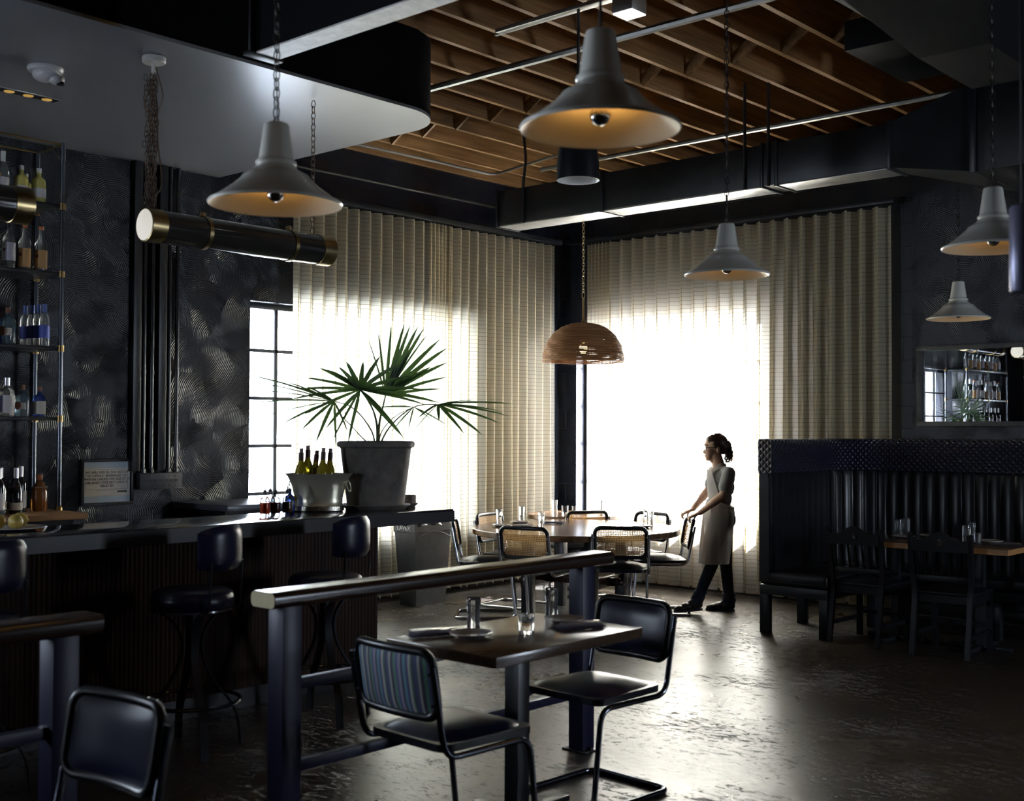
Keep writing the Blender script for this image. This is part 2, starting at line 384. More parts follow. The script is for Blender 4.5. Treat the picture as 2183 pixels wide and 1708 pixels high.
# ceiling: deck with joists and bridging
bm = NB(); box(bm, WA - .3, XR + .3, YN - .3, WB + .3, TOP, TOP + .08); ceil = struct('ceiling', bm, m_deck, smooth=False)
xs = [-7.97, -7.57, -7.16, -6.76, -6.36, -5.97, -5.58, -5.20, -4.81, -4.42]
while xs[-1] < XR - .5: xs.append(xs[-1] + .39)
for x in xs:
    bm = NB(); box(bm, x - .04, x, YN, WB, 4.165, TOP); obj('joist', bm, m_joist, ceil, smooth=False)
bm = NB(); box(bm, WA, WA + .045, 5.9, WB, 4.12, TOP); obj('ledger_board', bm, m_joist, ceil, smooth=False)
for i in range(len(xs) - 1):
    if i >= 16: break
    for dy, fl in ((0, 1),):
        for yy in (7.25,):
            bm = NB(); a = Vector((xs[i], yy + dy, 4.18 if fl > 0 else 4.40)); b_ = Vector((xs[i + 1] - .04, yy + dy, 4.40 if fl > 0 else 4.18))
            tube(bm, [a, b_], 1, flat=(.085, .02) if False else (.02, .085)); 
            obj('bridging', bm, m_joist, ceil, smooth=False)
# baseboards
for nm, (x0, x1, y0, y1) in {'baseboard_left': (WA, WA + .02, YN, WB), 'baseboard_far': (WA, XR, WB - .02, WB)}.items():
    bm = NB(); box(bm, x0, x1, y0, y1, 0, .10, bev=.004); struct(nm, bm, m_steel_black)

# dropped soffit above the bar, rounded outer corner
sx, sy, sr = -5.57, 5.66, .42
poly = [(WA, YN), (sx, YN)] + [(p[0], p[1]) for p in arc_pts((sx - sr, sy - sr), sr, 0, pi / 2, 12)] + [(WA, sy)]
bm = NB(); prism(bm, poly, lambda p: Vector((p[0], p[1], 3.66)), lambda p: Vector((p[0], p[1], 4.17)))
sof = struct('trim_1', bm, m_soffit_side, ang=25)
bm = NB(); prism(bm, poly, lambda p: Vector((p[0], p[1], 3.64)), lambda p: Vector((p[0], p[1], 3.66)))
obj('soffit_underside', bm, m_soffit, sof, ang=25)

# ============================================================ windows
def window(name, ax, plane, a0, a1, vert, horiz, gm):
    root = bpy.data.objects.new(name, None); C.objects.link(root); root['kind'] = 'structure'
    root.location = (plane, a0, WZ0) if ax == 'x' else (a0, plane, WZ0)
    L = a1 - a0; H = WZ1 - WZ0
    def B(bm, u0, u1, z0, z1, d=.022):
        if ax == 'x': box(bm, -d, d, u0, u1, z0, z1, bev=.003)
        else: box(bm, u0, u1, -d, d, z0, z1, bev=.003)
    bm = NB(); B(bm, 0, .035, 0, H); B(bm, L - .035, L, 0, H); B(bm, 0, L, 0, .035); B(bm, 0, L, H - .045, H)
    obj('window_frame', bm, m_steel_black, root)
    bm = NB()
    for v in vert: B(bm, v - a0 - .016, v - a0 + .016, .02, H - .02, .016)
    for z in horiz: B(bm, .02, L - .02, z - WZ0 - .014, z - WZ0 + .014, .016)
    obj('muntins', bm, m_steel_black, root)
    bm = NB()
    if ax == 'x': box(bm, -.003, .003, .01, L - .01, .01, H - .01)
    else: box(bm, .01, L - .01, -.003, .003, .01, H - .01)
    obj('pane', bm, gm, root, smooth=False)
    bm = NB(); inn = (WA if a0 in (WIN1[0], WIN3[0]) else None)
    if ax == 'x' and plane > 0: box(bm, XR - plane - .015, -.03, .002, L - .002, 0, .02, bev=.004)
    elif ax == 'x': box(bm, .03, WA - plane + .015, .002, L - .002, 0, .02, bev=.004)
    elif plane > 0: box(bm, .002, L - .002, WB - plane - .015, -.03, 0, .02, bev=.004)
    else: box(bm, .002, L - .002, .03, YN - plane + .015, 0, .02, bev=.004)
    obj('window_sill', bm, m_sill, root)
HZ = (1.02, 1.43, 1.84, 2.25)
window('window_1', 'x', WA - .16, *WIN1, [6.36 + .43 * k for k in range(6) if 6.36 + .43 * k < WIN1[1]], HZ, m_glass_win)
window('window_2', 'y', WB + .16, *WIN2, [WIN2[0] + .04 + .45 * k for k in range(1, 5)], HZ, m_glass_frost)
window('window_3', 'x', WA - .16, *WIN3, [WIN3[0] + .41 * k for k in range(1, 5)], HZ, m_glass_win)

window('fill_window_4', 'y', YN - .16, *FILL_WIN4, [FILL_WIN4[0] + .325], HZ, m_glass_win)  # unseen window added in the near wall as frontal fill
window('fill_window_5', 'x', XR + .16, *FILL_WIN5, [FILL_WIN5[0] + .325], HZ, m_glass_win)  # unseen window added in the right wall to light the person's front

# ============================================================ curtains
def curtain(label, ax, plane, segs, ztop, zbot, sgn, seed, grp):
    """segs: (from, to, pitch, amplitude) along the wall"""
    rnd = random.Random(seed); pts = []; s_ = 0
    for (a0, a1, pitch, amp) in segs:
        n = max(1, round(abs(a1 - a0) / pitch)); k = n * 14; d = (a1 - a0) / n
        for i in range(k + (1 if (a0, a1, pitch, amp) == segs[-1] else 0)):
            ph = 2 * pi * i / 14; f = int(i / 14); j = ((f * 7919 + seed * 31) % 13) / 13 - .5
            # S-fold: flat faces with tight returns
            along = a0 + d * (i / 14) + abs(d) * .16 * sin(2 * ph) + .010 * j * sin(ph / 2) ** 2
            out_ = amp * (sin(ph) + .18 * sin(3 * ph)) * (1 + .25 * j)
            pts.append((along, out_, ph, j))
    cl = [0]
    for i in range(1, len(pts)): cl.append(cl[-1] + sqrt((pts[i][0] - pts[i - 1][0]) ** 2 + (pts[i][1] - pts[i - 1][1]) ** 2))
    nu, nv = len(pts) - 1, 30
    def fn(u, v):
        i = int(round(u * nu)); a, o, ph, j = pts[i]; t = 1 - v      # t: 0 at top
        o2 = o * (1 - .25 * t + .35 * t * t * (.6 + j)) ; a2 = a + .012 * sin(3.1 * t + j * 9 + a * 2.3) * t + .02 * j * t
        z = ztop + (zbot - ztop) * t + (.012 * sin(ph + 1) * (t > .99)) - (.008 * (1 - cos(ph)) if t < .01 else 0)
        q = plane + sgn * o2
        return Vector((q, a2, z)) if ax == 'x' else Vector((a2, q, z))
    bm = NB(); surf(bm, fn, nu, nv, uvfn=lambda u, v: (cl[int(round(u * nu))], v * (ztop - zbot)))
    o = obj('curtain', bm, m_curtA, ang=80); tag(o, label, 'curtain', grp)
    return o
curtain('left striped linen curtain panel behind the palm, drawn half across the bar window', 'x', -8.13, [(6.29, 7.90, .135, .042), (7.90, 8.19, .045, .03)], 3.545, .045, 1, 1, 'pleated linen curtains')
curtain('narrow striped linen curtain panel in the corner behind the round tables', 'x', -8.13, [(8.14, 9.76, .125, .040)], 3.54, .045, 1, 2, 'pleated linen curtains')
curtain('wide striped linen curtain hanging over the far window behind the person and booth', 'y', 9.90, [(-7.78, -7.50, .05, .03), (-7.50, -4.44, .145, .045)], 3.545, .05, -1, 3, 'pleated linen curtains')
for nm, (x0, x1, y0, y1), lb in (('curtain_track', (-8.19, -8.10, 6.25, 9.86), 'black curtain track along the left wall above the palm curtains'),
                              ('curtain_track', (-8.10, -4.40, 9.87, 9.96), 'black curtain track along the far wall above the wide curtain')):
    bm = NB(); box(bm, x0, x1, y0, y1, 3.56, 3.61, bev=.004); tag(obj(nm, bm, m_steel_black), lb, 'curtain track')

# ============================================================ ducts, pipes and straps
bm = NB(); box(bm, -7.20, -3.53, 7.84, 8.13, 3.40, 3.71, bev=.004)
d1 = thing('air_duct', 'long black rectangular air duct hanging in front of the far curtains', 'duct', (0, 0, 0))
obj('duct_body', bm, m_duct, d1)
m_under_lit = pm('window_lit_underside', (.50, .50, .49), rough=.36, metal=.85, var=.3, vscale=4, bump=.15, bscale=5, bdist=.01)  # paler metal carries the window light reflected under the black duct
for a_, b_ in ((-7.188, -6.032), (-6.008, -4.532), (-4.388, -3.54)):
    bm = NB(); box(bm, a_, b_, 7.85, 8.12, 3.392, 3.40, bev=.002); obj('lit_bottom_panel', bm, m_under_lit, d1, label='underside panel in paler metal for reflected window light')
for x in (-7.20, -6.02, -4.52, -4.40, -3.53):
    bm = NB(); box(bm, x - .012, x + .012, 7.825, 8.145, 3.385, 3.725, bev=.003); obj('duct_flange', bm, m_steel_black, d1)
for x, y in ((-6.88, 7.83), (-6.72, 8.14), (-4.66, 7.83), (-4.46, 7.83)):
    bm = NB(); tube(bm, fillet([(x, y, 3.39), (x, y, 3.75), (x + (.03 if x < -6 else 0), y, 3.95), (x, y, 4.20)], .05), .012, seg=6); obj('hanger_strap', bm, m_steel_black, d1)
# transition and plenum to the right
d2 = thing('air_plenum', 'large dark sheet metal air plenum box in the upper right corner', 'duct', (0, 0, 0))
bm = NB()
a = [Vector(p) for p in ((-3.53, 7.84, 3.40), (-3.53, 7.84, 3.71), (-3.53, 8.13, 3.71), (-3.53, 8.13, 3.40))]
b_ = [Vector(p) for p in ((-3.0, 7.98, 3.32), (-3.0, 7.98, 3.925), (-3.0, 8.9, 3.925), (-3.0, 8.9, 3.32))]
va = [bm.verts.new(p) for p in a]; vb = [bm.verts.new(p) for p in b_]
for k in range(4): bm.faces.new((va[k], va[(k + 1) % 4], vb[(k + 1) % 4], vb[k]))
bm.faces.new(va); bm.faces.new(vb)
obj('transition', bm, m_duct, d2, smooth=False)
bm = NB(); box(bm, -3.0, -1.2, 7.98, 9.95, 3.32, 3.925, bev=.004); obj('plenum_box', bm, m_duct, d2)
bm = NB(); box(bm, -3.02, -2.98, 7.96, 8.0, 3.31, 3.93, bev=.003); obj('corner_seam', bm, m_steel_black, d2)
d3 = thing('overhead_duct', 'wide black duct running along the ceiling toward the camera at upper right', 'duct', (0, 0, 0))
bm = NB(); box(bm, -3.0, -1.2, 3.60, 7.95, 3.93, 4.16, bev=.004); m_duct_dk = pm('black_painted_duct', (.008, .008, .009), rough=.6, spec=.1); obj('duct_body', bm, m_duct_dk, d3)
bm = NB(); box(bm, -3.42, -3.0, 6.95, 7.85, 3.97, 4.16, bev=.004); obj('branch_box', bm, m_duct_dk, d3)
bm = NB()
def rectv(x0, x1, y0, y1, z): return [bm.verts.new(p) for p in ((x0, y0, z), (x1, y0, z), (x1, y1, z), (x0, y1, z))]
r0 = rectv(-2.95, -2.15, 5.9, 7.9, 3.93); r1 = rectv(-2.75, -2.35, 6.5, 7.3, 3.68)
for k in range(4): bm.faces.new((r0[k], r0[(k + 1) % 4], r1[(k + 1) % 4], r1[k]))
bm.faces.new(r1); obj('tapered_outlet', bm, m_duct_dk, d3, smooth=False)
# shallow duct near the camera, over the rail
d4 = thing('crossing_duct', 'black beam duct with underside coloured as daylit crossing overhead near the bar soffit', 'duct', (0, 0, 0))
bm = NB(); box(bm, -4.74, XR, 3.43, 3.57, 3.40, 4.155, bev=.003); obj('duct_body', bm, m_soffit_side, d4)
m_under = pm('daylit_mottled_underside', (.70, .70, .68), rough=.5, metal=.2, var=.18, vscale=22)  # pale colour stands in for daylight on the black duct's underside
m_crossf = pm('matt_black_duct', (.006, .006, .006), rough=.75, spec=.05)
bm = NB(); box(bm, -4.735, XR, 3.432, 3.568, 3.392, 3.40); obj('lit_bottom_panel', bm, m_under, d4, smooth=False)
bm = NB(); box(bm, -4.80, -4.74, 3.40, 3.60, 3.385, 3.405, bev=.002); box(bm, -4.755, -4.74, 3.40, 3.60, 3.4, 4.16, bev=.002); obj('end_flange', bm, m_duct, d4)
def pipe(name, pts, r, m, label, fr=.12, cat='pipe', seg=8):
    bm = NB(); tube(bm, fillet(pts, fr), r, seg=seg); return tag(obj(name, bm, m), label, cat)
pipe('sprinkler_pipe', [(-7.35, 8.62, 4.06), (XR, 8.62, 4.06)], .022, m_pipe, 'steel sprinkler pipe crossing under the joists behind the long duct', cat='pipe')
pipe('ceiling_pipe', [(-6.45, 6.08, 4.08), (XR, 6.08, 4.08)], .026, m_pipe, 'steel pipe under the joists beyond the rounded soffit tip')
bm = NB(); box(bm, -5.02, -3.02, 5.44, 5.48, 4.06, 4.085, bev=.003); box(bm, -5.08, -3.02, 5.50, 5.52, 4.07, 4.09)
tag(obj('cable_tray', bm, m_pipe), 'double steel channel under the joists carrying the white light box', 'cable tray')
bm = NB(); box(bm, -7.3, -6.1, 5.72, 5.80, 4.07, 4.16, bev=.004); tag(obj('steel_channel', bm, m_pipe), 'short wide steel channel emerging behind the soffit tip', 'channel')
pipe('ceiling_conduit', [(-8.12, 5.8, 4.11), (-8.02, 7.9, 4.11), (-7.86, 8.50, 4.06), (-7.0, 8.40, 4.10), (-6.4, 8.40, 4.10)], .013, m_pipe, 'thin silver conduit along the ledger board that turns the corner', .1)
pipe('wall_conduit', [(-8.27, 6.0, 3.86), (-8.27, 9.2, 3.86)], .014, m_pipe_dark, 'thin conduit on the block wall above the left curtains')
lb = thing('light_box', 'small white square light box hanging from the ceiling channel', 'light', (-3.97, 5.42, 3.93))
bm = NB(); box(bm, -.07, .07, -.07, .07, 0, .11, bev=.004); obj('housing', bm, pm('aluminium', (.35, .35, .34), rough=.4, metal=.8), lb)
bm = NB(); box(bm, -.066, .066, -.066, .066, -.006, 0); obj('diffuser', bm, pm('lit_diffuser', (.8, .8, .78), rough=.4, emit=(1, .97, .9), es=1.0), lb, smooth=False)
for sx_ in (-.05, .05):
    bm = NB(); tube(bm, [(sx_, 0, .11), (sx_, 0, .235)], .004, seg=6); obj('hanger_rod', bm, m_steel_black, lb)
# ============================================================ furniture materials
m_vinyl_blue = pm('dark_blue_vinyl', (.010, .012, .036), rough=.30, spec=.4, bump=.15, bscale=220)
m_vinyl_black = pm('black_vinyl', (.010, .010, .012), rough=.30, spec=.55, bump=.15, bscale=200)
m_chairwood = pm('ebonised_wood', (.008, .008, .011), rough=.32, spec=.4)
m_chrome = pm('chrome_tube', (.60, .60, .62), rough=.12, metal=1)
m_darkchrome = pm('black_chrome_tube', (.13, .14, .17), rough=.14, metal=1)
m_slat = pm('black_painted_wood', (.007, .007, .009), rough=.4, spec=.3)
m_post = pm('blue_black_enamel', (.015, .015, .045), rough=.4, spec=.4)
m_handrail = wood_mat('dark_oak_rail', (.018, .009, .006), (.042, .020, .012), rough=.22, scale=(16, .8, 16), ring=2.5, bump=.08, spec=.6)
m_endgrain = pm('raw_end_grain', (.42, .36, .20), rough=.7, var=.1, vscale=40)
m_tabletop = wood_mat('walnut_table_top', (.055, .033, .020), (.12, .075, .045), rough=.2, scale=(14, .9, 10), ring=2.2, bump=.04, spec=.6)
m_roundtop = wood_mat('warm_walnut_top', (.09, .048, .024), (.19, .11, .060), rough=.2, scale=(1, 9, 9), ring=2, bump=.04, spec=.6)
m_tableedge = wood_mat('orange_maple_edge', (.36, .17, .06), (.52, .27, .10), rough=.4, scale=(1, 9, 9), ring=2, bump=.04)
def cane_mat():
    m, n, l = new_mat('woven_cane'); b = n['Principled BSDF']; out = n['Material Output']
    tc = n.new('ShaderNodeTexCoord'); s = n.new('ShaderNodeSeparateXYZ'); l.new(tc.outputs['Object'], s.inputs[0])
    def g(o): return math_node(n, l, 'ABSOLUTE', math_node(n, l, 'SUBTRACT', math_node(n, l, 'FRACT', math_node(n, l, 'MULTIPLY', o, 1 / .0135)), .5))
    hole = math_node(n, l, 'MULTIPLY', math_node(n, l, 'LESS_THAN', g(s.outputs[0]), .29), math_node(n, l, 'LESS_THAN', g(s.outputs[2]), .29))
    setv(b, **{'Base Color': (.42, .25, .11, 1), 'Roughness': .5})
    tl = n.new('ShaderNodeBsdfTranslucent'); tl.inputs['Color'].default_value = (.5, .3, .12, 1)
    m0 = n.new('ShaderNodeMixShader'); m0.inputs[0].default_value = .25; l.new(b.outputs[0], m0.inputs[1]); l.new(tl.outputs[0], m0.inputs[2])
    tr = n.new('ShaderNodeBsdfTransparent'); mx = n.new('ShaderNodeMixShader'); l.new(hole, mx.inputs[0]); l.new(m0.outputs[0], mx.inputs[1]); l.new(tr.outputs[0], mx.inputs[2]); l.new(mx.outputs[0], out.inputs['Surface'])
    return m
m_cane = cane_mat()
def stripe_mat():
    m, n, l = new_mat('striped_upholstery'); b = n['Principled BSDF']
    tc = n.new('ShaderNodeTexCoord'); s = n.new('ShaderNodeSeparateXYZ'); l.new(tc.outputs['Object'], s.inputs[0])
    f = math_node(n, l, 'FRACT', math_node(n, l, 'MULTIPLY', s.outputs[0], 1 / .135))
    r = n.new('ShaderNodeValToRGB'); r.color_ramp.interpolation = 'CONSTANT'
    st = [(0, (.03, .04, .09)), (.10, (.22, .22, .20)), (.17, (.02, .02, .04)), (.27, (.05, .13, .09)), (.36, (.05, .05, .13)), (.46, (.16, .15, .19)), (.54, (.02, .02, .05)), (.62, (.06, .14, .18)), (.72, (.03, .03, .10)), (.80, (.24, .24, .21)), (.88, (.03, .07, .06)), (.94, (.02, .02, .05))]
    st = [(a_, tuple(min(.6, x * 1.9) for x in c__)) for a_, c__ in st]
    e = r.color_ramp.elements; e[0].position = 0; e[0].color = col(st[0][1]); e[1].position = st[1][0]; e[1].color = col(st[1][1])
    for p_, c_ in st[2:]: q = e.new(p_); q.color = col(c_)
    l.new(f, r.inputs['Fac']); l.new(r.outputs['Color'], b.inputs['Base Color']); setv(b, Roughness=.75, **{'Sheen Weight': .2}); return m
m_stripe = stripe_mat()

# ============================================================ cantilever tube chair
def rrect(w, h, r, n=5):
    o = []
    for (cx_, cy_, a0) in ((w / 2 - r, h / 2 - r, 0), (-w / 2 + r, h / 2 - r, pi / 2), (-w / 2 + r, -h / 2 + r, pi), (w / 2 - r, -h / 2 + r, 1.5 * pi)):
        for k in range(n + 1): a = a0 + pi / 2 * k / n; o.append((cx_ + r * cos(a), cy_ + r * sin(a)))
    return o
def make_cantilever(name, label, cat, kind, back_h=.82, group=None):
    """faces local +Y; kind 'pad' = vinyl back, 'stripe' = pad with striped rear, 'cane' = woven back"""
    t = thing(name, label, cat, group=group)
    w, d, sh = .21, .22, .445
    frame_m = m_chrome if kind == 'cane' else m_darkchrome
    # tubular frame: back upright -> seat rail -> front leg -> floor runner -> rear bar -> mirrored
    by = -.235; lean = .055
    P = [(-w - .012, by - lean, back_h - .06), (-w - .012, by + .01, sh - .015), (-w - .012, d - .02, sh - .015), (-w - .012, d + .03, .0125), (-w - .012, by - .02, .0125), (w + .012, by - .02, .0125), (w + .012, d + .03, .0125), (w + .012, d - .02, sh - .015), (w + .012, by + .01, sh - .015), (w + .012, by - lean, back_h - .06)]
    bm = NB(); tube(bm, fillet(P, .065, 6), .0125, seg=10); obj('tube_frame', bm, frame_m, t, ang=60)
    # seat
    bm = NB(); poly = rrect(.44, .45, .05)
    prism(bm, poly, lambda p: Vector((p[0], p[1], sh)), lambda p: Vector((p[0], p[1], sh + .028)))
    for v in bm.verts: v.co.x *= (1 + .06 * v.co.y / .22)
    obj('seat_frame', bm, m_chairwood, t)
    bm = NB()
    def fs(u, v):
        a = 2 * pi * u; n_ = 5.0; ca, sa = cos(a), sin(a); r = (abs(ca) ** n_ + abs(sa) ** n_) ** (-1 / n_)
        rr = r * min(1, v * 1.0) * .203; z = sh + .028 + .034 * max(0, 1 - v ** 3.0)
        x_, y_ = rr * ca, rr * sa * 1.02; return Vector((x_ * (1 + .06 * y_ / .22), y_, z))
    surf(bm, fs, 40, 8, closed_u=True); bmesh.ops.remove_doubles(bm, verts=bm.verts, dist=.0004)
    obj('seat_pad', bm, m_vinyl_blue if kind != 'cane' else m_vinyl_black, t, ang=50)
    # back: curved rounded frame
    bw, bh = .44, .265; zc_ = back_h - bh / 2; 
    def bend(x_, z_, off=0):
        yy = by - .012 - lean * (z_ - (back_h - bh)) / bh * .8 - .030 * (1 - (2 * x_ / bw) ** 2) + .012
        return Vector((x_, yy + off, z_))
    ring = [bend(p[0], zc_ + p[1]) for p in rrect(bw - .03, bh - .03, .05, 6)]
    # subdivide long edges so the frame follows the bend
    dense = []
    for i in range(len(ring)):
        a_, b_ = ring[i], ring[(i + 1) % len(ring)]; k = max(1, int((a_ - b_).length / .04))
        for j in range(k):
            q = a_.lerp(b_, j / k); dense.append(bend(q.x, q.z))
    bm = NB(); tube(bm, dense, .0165, seg=10, closed=True); fr = obj('back_frame', bm, m_chairwood, t, ang=60)
    iw, ih = bw - .05, bh - .05
    def panel(off, bulge):
        def f(u, v):
            x_, z_ = (u - .5) * iw, zc_ + (v - .5) * ih; bl = (1 - (2 * u - 1) ** 4) * (1 - (2 * v - 1) ** 4)
            return bend(x_, z_, off + bulge * bl)
        return f
    if kind == 'cane':
        bm = NB(); surf(bm, panel(0, 0), 16, 8); obj('cane_panel', bm, m_cane, t, label='woven cane panel')
        bm = NB(); surf(bm, lambda u, v: bend((u - .5) * .06, zc_ + (v - .5) * ih, -.004), 2, 6); 
    else:
        bm = NB(); surf(bm, panel(.006, .014), 20, 12); obj('back_cushion', bm, m_vinyl_blue, t, ang=60)
        bm = NB(); surf(bm, panel(-.006, -.012), 20, 12); obj('rear_panel', bm, m_stripe if kind == 'stripe' else m_vinyl_blue, t, ang=60, label='striped fabric rear panel' if kind == 'stripe' else None)
    for s_ in (-1, 1):
        for zz in (back_h - .09, back_h - .20):
            bm = NB(); q = bend(s_ * (w - .002), zz); lathe(bm, [(0, -.012), (.006, -.012), (.006, .03), (0, .03)], (0, 0, 0), 10, mat=Matrix.Translation(q) @ Matrix.Rotation(radians(90), 4, 'X')); obj('bolt_cap', bm, m_chrome, t)
    return t
def face(fx, fy): return atan2(-fx, fy)
# seat centre = back centre + .26 * facing
def place(t, back, f, label, first=True, group=None):
    f = Vector((f[0], f[1])).normalized(); c = Vector(back) + f * .27
    t.location = (c.x, c.y, 0); t.rotation_euler = (0, 0, face(f.x, f.y)); t['label'] = label
    if group: t['group'] = group
pad = make_cantilever('tube_chair', '', 'chair', 'pad')
place(pad, (-3.20, 4.40), (-.06, -1), 'blue vinyl cantilever chair at the far side of the near square table')
f = Vector((.09, -1)).normalized(); c2 = Vector((-3.13, 1.80)) + f * .27
dup(pad, (c2.x, c2.y, 0), face(f.x, f.y), 'dark vinyl cantilever chair at the bottom left corner beside the shorter rail')
stripe = make_cantilever('tube_chair', '', 'chair', 'stripe')
place(stripe, (-3.18, 2.93), (.04, 1), 'cantilever chair with striped fabric back and blue seat at the near square table')

TC = Vector((-6.5, 8.1))
cane = make_cantilever('cane_chair', '', 'chair', 'cane')
cane_list = [((-7.14, 7.27), (.76, .65), 'cane back chair seen side-on at the left end of the large round table'),
             ((-6.20, 7.08), (-.25, .97), 'cane back chair seen from behind, left of centre at the large round table'),
             ((-5.66, 7.62), (-.60, .80), 'cane back chair seen from behind, right of centre at the large round table'),
             ((-5.775, 8.76), (-.745, -.667), 'cane back chair the person in the apron is holding'),
             ((-7.42, 8.00), (.90, .15), 'cane back chair half hidden behind the left side of the large round table'),
             ((-6.42, 9.12), (-.15, -.99), 'cane back chair behind the right side of the large round table near the far window'),
             ((-6.98, 8.87), (-.9, .45), 'cane back chair tucked between the two round tables')]
for i, (b_, f_, lb_) in enumerate(cane_list):
    o = cane if i == 0 else dup(cane, (0, 0, 0), 0, lb_)
    place(o, b_, f_, lb_, group='cane back chairs around the round tables')
    o['category'] = 'chair'

# ============================================================ handrails
def rail(label, y0, y1, bars, posts):
    t = thing('wooden_rail', label, 'railing', (-3.70, (y0 + y1) / 2, 0)); oy = (y0 + y1) / 2
    bm = NB(); poly = rrect(.15, .062, .022, 4)
    prism(bm, poly, lambda p: Vector((p[0] + 0, y0 - oy, .935 + p[1])), lambda p: Vector((p[0], y1 - oy, .935 + p[1]))); obj('handrail', bm, m_handrail, t, ang=30)
    bm = NB(); prism(bm, rrect(.146, .058, .021, 4), lambda p: Vector((p[0], y0 - oy - .002, .935 + p[1])), lambda p: Vector((p[0], y0 - oy - .0002, .935 + p[1]))); obj('end_grain', bm, m_endgrain, t, label='pale raw end grain')
    for yp in posts:
        bm = NB(); box(bm, -.045, .045, yp - oy - .045, yp - oy + .045, .0, .905, bev=.002); po = obj('post', bm, m_post, t)
        bm = NB(); box(bm, -.075, .075, yp - oy - .06, yp - oy + .06, 0, .008, bev=.002)
        for sx_ in (-1, 1): lathe(bm, [(0, .02), (.010, .02), (.013, .008)], (sx_ * .062, yp - oy, 0), 8)
        obj('foot_plate', bm, m_steel_black, po)
    for z in (.60, .285):
        bm = NB(); box(bm, -.02, .02, posts[0] - oy + .045, posts[-1] - oy - .045, z - .022, z + .018, bev=.002); obj('crossbar', bm, m_post, t)
rail('long wooden handrail on blue-black posts between the bar stools and the near square table', 2.735, 4.83, 2, (2.84, 4.66))
rail('shorter wooden handrail on blue-black posts at the left edge of the room', -.2, 2.045, 2, (-.08, 1.93))

# ============================================================ near square table with pedestal
t = thing('square_table', 'dark square table on a single square post, set for two beside the long rail', 'table', (-3.24, 3.66, 0))
bm = NB(); box(bm, -.295, .295, -.45, .46, .708, .75, bev=.003); obj('table_top', bm, m_tabletop, t)
bm = NB(); box(bm, -.036, .036, -.036, .036, .02, .70, bev=.002); obj('pedestal', bm, m_steel_black, t)
bm = NB(); box(bm, -.22, .22, -.035, .035, .012, .035, bev=.004); box(bm, -.035, .035, -.3, .3, .012, .035, bev=.004)
for q in ((-.2, 0), (.2, 0), (0, -.28), (0, .28)): lathe(bm, [(0, 0), (.02, 0), (.02, .014), (0, .014)], (q[0], q[1], 0), 10)
obj('cross_base', bm, m_steel_black, t)
bm = NB(); box(bm, -.12, .12, -.12, .12, .700, .709); obj('mounting_plate', bm, m_steel_black, t)

# ============================================================ round tables
t = thing('round_table', 'large round wooden table on a four post trestle, ringed by cane back chairs', 'table', (TC.x, TC.y, 0))
bm = NB(); lathe(bm, [(0, .735), (.895, .735), (.90, .73), (.90, .69), (.895, .685), (0, .685)], seg=72); obj('table_top', bm, m_roundtop, t, ang=30)
ra = Matrix.Rotation(radians(12), 4, 'Z')
for sx_ in (-1, 1):
    for sy_ in (-1, 1):
        bm = NB(); box(bm, sx_ * .30 - .045, sx_ * .30 + .045, sy_ * .30 - .045, sy_ * .30 + .045, 0, .685, bev=.003, mat=ra); obj('leg', bm, m_steel_black, t)
for sx_ in (-1, 1):
    bm = NB(); box(bm, sx_ * .30 - .02, sx_ * .30 + .02, -.40, .40, .24, .33, bev=.004, mat=ra); obj('stretcher', bm, m_handrail, t)
bm = NB(); box(bm, -.42, .42, -.02, .02, .25, .32, bev=.004, mat=ra)
for sx_ in (-1, 1): lathe(bm, [(0, -.03), (.025, -.02), (.03, 0), (.025, .02), (0, .03)], seg=12, mat=ra @ Matrix.Translation((sx_ * .44, 0, .285)) @ Matrix.Rotation(radians(90), 4, 'Y'))
obj('tie_bar', bm, m_handrail, t)
t = thing('round_table', 'small round pedestal table in the corner behind the large round table', 'table', (-7.45, 9.28, 0))
bm = NB(); lathe(bm, [(0, .745), (.475, .745), (.48, .74), (.48, .708), (.475, .703), (0, .703)], seg=56); obj('table_top', bm, m_roundtop, t, ang=30)
bm = NB(); box(bm, -.035, .035, -.035, .035, .02, .70, bev=.002); obj('pedestal', bm, m_steel_black, t)
bm = NB(); box(bm, -.25, .25, -.03, .03, 0, .03, bev=.004); box(bm, -.03, .03, -.25, .25, 0, .03, bev=.004); obj('cross_base', bm, m_steel_black, t)
# ============================================================ bar
m_bartop = pm('navy_lacquer_counter', (.020, .020, .034), rough=.12, spec=.6, coat=.5, bump=.05, bscale=1.5, bdist=.01)
m_bartop_edge = pm('cast_counter_edge', (.022, .022, .024), rough=.45, bump=.3, bscale=9, bdist=.004)
m_flute = wood_mat('brown_batten', (.012, .005, .003), (.034, .014, .007), rough=.5, scale=(10, 10, .8), ring=3, bump=.1, spec=.12)
bt = thing('bar_counter_top', 'long thick navy counter slab of the bar, carrying the palm pot and metal bucket', 'counter', (-5.65, 1.6, 0))
bm = NB(); box(bm, -.29, .27, -4.6, 3.86, .995, 1.07, bev=.006); obj('slab', bm, m_bartop, bt)
bm = NB()   # uneven cast front lip
def lip(u, v):
    y = -4.6 + 8.46 * u; w = .006 * sin(y * 5.1) + .004 * sin(y * 12.3 + 1); zt = 1.068 - (.012 * max(0, sin(y * 4.1 - 1.2)) if y > 3.0 else .002)
    z = .99 + (zt - .99) * v; return Vector((.27 + .006 + w * .4 * (1 - v * .5), y, z))
surf(bm, lip, 200, 3); obj('front_lip', bm, m_bartop_edge, bt, ang=60)
bb = thing('battened_bar_front', 'bar front clad in narrow vertical brown battens with a dark kick recess', 'bar front', (-5.65, 1.6, 0))
bm = NB(); box(bm, -.24, .03, -4.6, 3.42, .12, .995); obj('carcass', bm, m_steel_black, bb, smooth=False)
